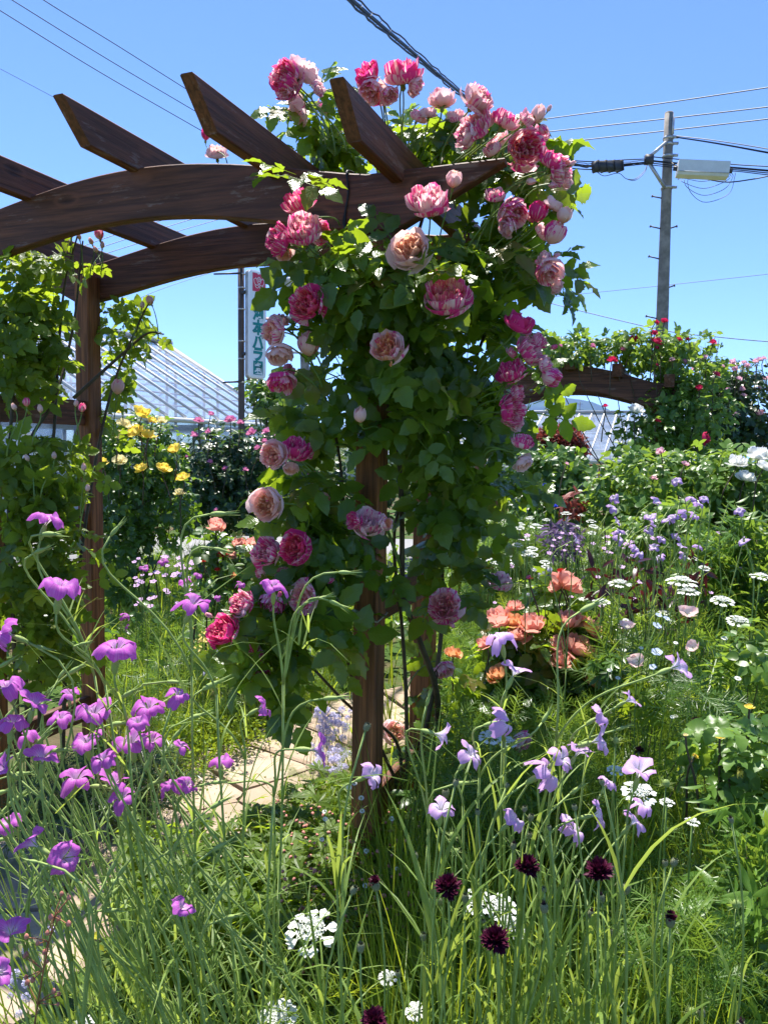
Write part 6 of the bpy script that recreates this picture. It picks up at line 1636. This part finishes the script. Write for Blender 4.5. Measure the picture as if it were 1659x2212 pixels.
for lab, bl, lt, lm, sz in (('broad leaved green clump left of the far-right corncockle', [(1390, 1500, 45, 50, 2.25, .1, 46)], PALM, 'leaf_light', .07), ('bright lance leaved clump under the white lace flowers', [(1560, 1420, 60, 50, 2.3, .12, 22)], WHORL, 'leaf_bright', .10), ('cut leaved green clump behind the slanting corncockle stem', [(1320, 1440, 45, 40, 2.5, .1, 50)], PALM, 'leaf_bush', .075), ('bright leafy clump at the right edge above the yellow buds', [(1640, 1400, 40, 60, 2.2, .1, 60)], MID_LEAF, 'leaf_bright', .06), ('feathery clump between the poppies and the yellow buds', [(1490, 1520, 60, 60, 2.1, .1, 90)], FEATHER, 'leaf_bush', .10)):
    shrub('leafy_clump', lab, 'plant', bl, lt, lm, sz, up=.6, stems=3, stem_r=.003)
# ------------------------------------------------------------------ ground cover nobody could count
PC2 = sp_[:, :2]; PWD = sp_[:, 2]


def off_path(P_, extra=0.0):
    d = np.linalg.norm(P_[:, None, :2] - PC2[None], axis=2); j = d.argmin(1); return d[np.arange(len(P_)), j] > PWD[j] + extra


def scatter(px0, px1, Y0, Y1, k, p=2.0):
    Y = (Y0 ** (1 / p) + (Y1 ** (1 / p) - Y0 ** (1 / p)) * rng.random(k)) ** p
    return np.stack([(rng.uniform(px0, px1, k) - IW / 2) / FPX * Y, Y, np.zeros(k)], -1)


def stuff(name, mb_, mat, label, cat): return tag(mb_.build(name, M[mat]), label, cat, None, 'stuff')


mb = MB()
P = scatter(830, 1760, .95, 2.3, 3700); blades(mb, P, .50 + .08 * rng.random(len(P)), .0062, .25, .3, 6, cols=3, hvar=.4)
P = scatter(560, 860, 1.05, 1.7, 150); blades(mb, P, .42, .007, .3, .3, 6, cols=3, hvar=.5)
stuff('grass', mb, 'blade', 'long narrow green leaves filling the right foreground', 'grass')
mb = MB()
P = scatter(-60, 560, .95, 1.9, 90); blades(mb, P, .55, .0055, .6, .25, 6, cols=3, hvar=.45, heading=rng.normal(3.0, .5, len(P)))
P = scatter(280, 620, 1.0, 1.4, 90); blades(mb, P, .52, .012, .3, .3, 7, cols=3, hvar=.3)
stuff('grass', mb, 'blade', 'loose grassy leaves leaning left over the shaded path', 'grass')
mb = MB()
P = scatter(900, 1900, 2.2, 9, 2600, 2.2); h = .34 + .10 * rng.random(len(P)); blades(mb, P, h, .006 + .0012 * P[:, 1], .25, .3, 4)
P = scatter(1330, 1800, 1.9, 2.8, 380, 2.2); blades(mb, P, .60, .008, .22, .3, 5)
P = scatter(200, 860, 3.3, 8.5, 1500, 2.0); P = P[off_path(P, .04)]; blades(mb, P, .36, .005 + .0012 * P[:, 1], .3, .3, 4, hvar=.5)
stuff('meadow_grass', mb, 'blade', 'thin green blades of the beds behind the arch', 'grass')
mb = MB()
P = scatter(960, 1900, 2.1, 9.5, 6400, 2.0); P[:, 2] = rng.uniform(.05, .56, len(P)) ; foliage(mb, FEATHER, P, nrm(rng.normal(size=P.shape) * np.array([1, 1, .1])), .13 + .012 * P[:, 1], .5, .3, .8, -.5)
P = scatter(1350, 1760, 1.25, 2.3, 900, 1.5); P[:, 2] = rng.uniform(.1, .5, len(P)); foliage(mb, FEATHER, P, nrm(rng.normal(size=P.shape) * np.array([1, 1, .1])), .14, .5, .3, .8, -.5)
P = scatter(220, 800, 3.5, 8.5, 2600, 2.0); P = P[off_path(P, .06)]; P[:, 2] = rng.uniform(.03, .36, len(P)); foliage(mb, FEATHER, P, nrm(rng.normal(size=P.shape) * np.array([1, 1, .1])), .11 + .01 * P[:, 1], .5, .3, .8, -.5)
P = scatter(1320, 1850, 2.5, 4.6, 2200, 1.5); P[:, 2] = rng.uniform(.3, .84, len(P)); foliage(mb, FEATHER, P, nrm(rng.normal(size=P.shape) * np.array([1, 1, .1])), .15, .5, .3, .8, -.5)
P = scatter(960, 1340, 3.4, 5.2, 1200, 1.5); P[:, 2] = rng.uniform(.2, .66, len(P)); foliage(mb, FEATHER, P, nrm(rng.normal(size=P.shape) * np.array([1, 1, .1])), .15, .5, .3, .8, -.5)
P = scatter(950, 1480, 2.0, 2.7, 900, 1.5); P[:, 2] = rng.uniform(.2, .58, len(P)); foliage(mb, FEATHER, P, nrm(rng.normal(size=P.shape) * np.array([1, 1, .1])), .13, .5, .3, .8, -.5)
stuff('feathery_foliage', mb, 'leaf_bright', 'fine feathery green foliage filling the flower beds', 'ground cover')
mb = MB()
P = scatter(1330, 1800, 2.8, 4.6, 700, 1.5); P[:, 2] = rng.uniform(.25, .75, len(P)); foliage(mb, MID_LEAF, P, runit(len(P)), .085, .6, .3, .6, 0)
P = scatter(930, 1900, 2.4, 10, 2600, 2.0); P[:, 2] = rng.uniform(.05, .46, len(P)); foliage(mb, MID_LEAF, P, runit(len(P)), .07 + .008 * P[:, 1], .6, .3, .6, 0)
P = scatter(-500, 900, 4.2, 9, 1500, 2.0); P = P[off_path(P, .1)]; P[:, 2] = rng.uniform(.03, .4, len(P)); foliage(mb, MID_LEAF, P, runit(len(P)), .07 + .008 * P[:, 1], .6, .3, .6, 0)
stuff('leafy_ground_cover', mb, 'leaf_bush', 'broad green leaves mixed through the flower beds', 'ground cover')
mb = MB()
P = scatter(250, 1000, 1.85, 2.9, 3800, 1.3); P = P[(P[:, 1] > 2.3) | (rng.random(len(P)) < .7)]; P = P[off_path(P, .02) | (P[:, 1] < 2.45)]; P[:, 2] = rng.uniform(.02, .27, len(P)) * np.clip(1.6 - P[:, 1] * .25, .5, 1); foliage(mb, PALM, P, runit(len(P)) * np.array([1, 1, .2]), .085, .9, .2, .5, 0)
P = scatter(930, 1400, 1.5, 2.6, 900, 1.3); P[:, 2] = rng.uniform(.05, .34, len(P)); foliage(mb, PALM, P, runit(len(P)) * np.array([1, 1, .2]), .085, .8, .2, .6, 0)
P = scatter(640, 830, 2.5, 4.4, 900, 1.3); P = P[off_path(P, .10)]; P[:, 2] = rng.uniform(.02, .22, len(P)); foliage(mb, FEATHER, P, nrm(rng.normal(size=P.shape) * np.array([1, 1, .1])), .09, .5, .3, .8, -.5)
stuff('geranium_leaves', mb, 'leaf_light', 'cut geranium leaves carpeting the ground before the main post', 'ground cover')
mb = MB()
P = scatter(600, 1000, 1.85, 2.4, 420, 1.3); P[:, 2] = rng.uniform(.12, .36, len(P)); BT = lathe([(.1, -1), (.75, -.5), (.8, .2), (.3, .9), (.05, 1.1)], 6)
mb.inst(BT, frames(nrm(ZUP + runit(len(P)) * .5), runit(len(P))), P, rng.uniform(.0045, .007, len(P)), rng.random(len(P)))
stuff('geranium_buds', mb, 'pinkbud', 'scattered tiny pinkish buds over the geranium leaves', 'ground cover')
mb = MB(); K = 4200
P = np.stack([rng.normal(-.83, .17, K), rng.normal(3.55, .30, K), np.zeros(K)], -1); P = P[off_path(P, -.10)]; rr_ = np.sqrt(((P[:, 0] + .83) / .40) ** 2 + ((P[:, 1] - 3.55) / .7) ** 2); P[:, 2] = np.clip(.17 * (1 - rr_ ** 2), 0, 1) * rng.uniform(.4, 1.15, len(P)); foliage(mb, SIMPLE_LEAF, P, runit(len(P)), .022, .5, .3, .8, 0)
stuff('lime_ground_cover', mb, 'lime', 'bright lime green mossy mound beside the sunny path', 'ground cover')
mb = MB(); K = 2600
for cx, cy_, sx, sy, n_ in ((-.20, 2.12, .17, .10, 1300), (-.52, 2.12, .14, .10, 600), (-.30, 2.4, .13, .12, 500), (.05, 2.02, .12, .08, 400)):
    P = np.stack([rng.normal(cx, sx, n_), rng.normal(cy_, sy, n_), rng.uniform(.01, .09, n_)], -1); foliage(mb, SIMPLE_LEAF, P, runit(n_), .020, .7, .3, .7, 0)
stuff('golden_ground_cover', mb, 'yellow_lime', 'golden yellow creeping leaves near the bottom of the path', 'ground cover')
mb = MB()
j_ = rng.integers(0, len(PATH_SEEDS), 1500); P = np.c_[PATH_SEEDS[j_] + nrm(rng.normal(size=(1500, 2))) * rng.normal(.13, .018, (1500, 1)), rng.uniform(.015, .035, 1500)]
P = P[rng.random(len(P)) < .5]; foliage(mb, SIMPLE_LEAF, P, runit(len(P)), .014, .8, .3, .6, 0)
P = scatter(430, 760, 2.5, 4.2, 420, 1.3); P = P[~off_path(P, .1) & off_path(P, -.16)]; blades(mb, P, .10, .003, .5, .4, 3)
stuff('path_weeds', mb, 'leaf_light', 'tiny weeds growing in the joints of the stone path', 'ground cover')
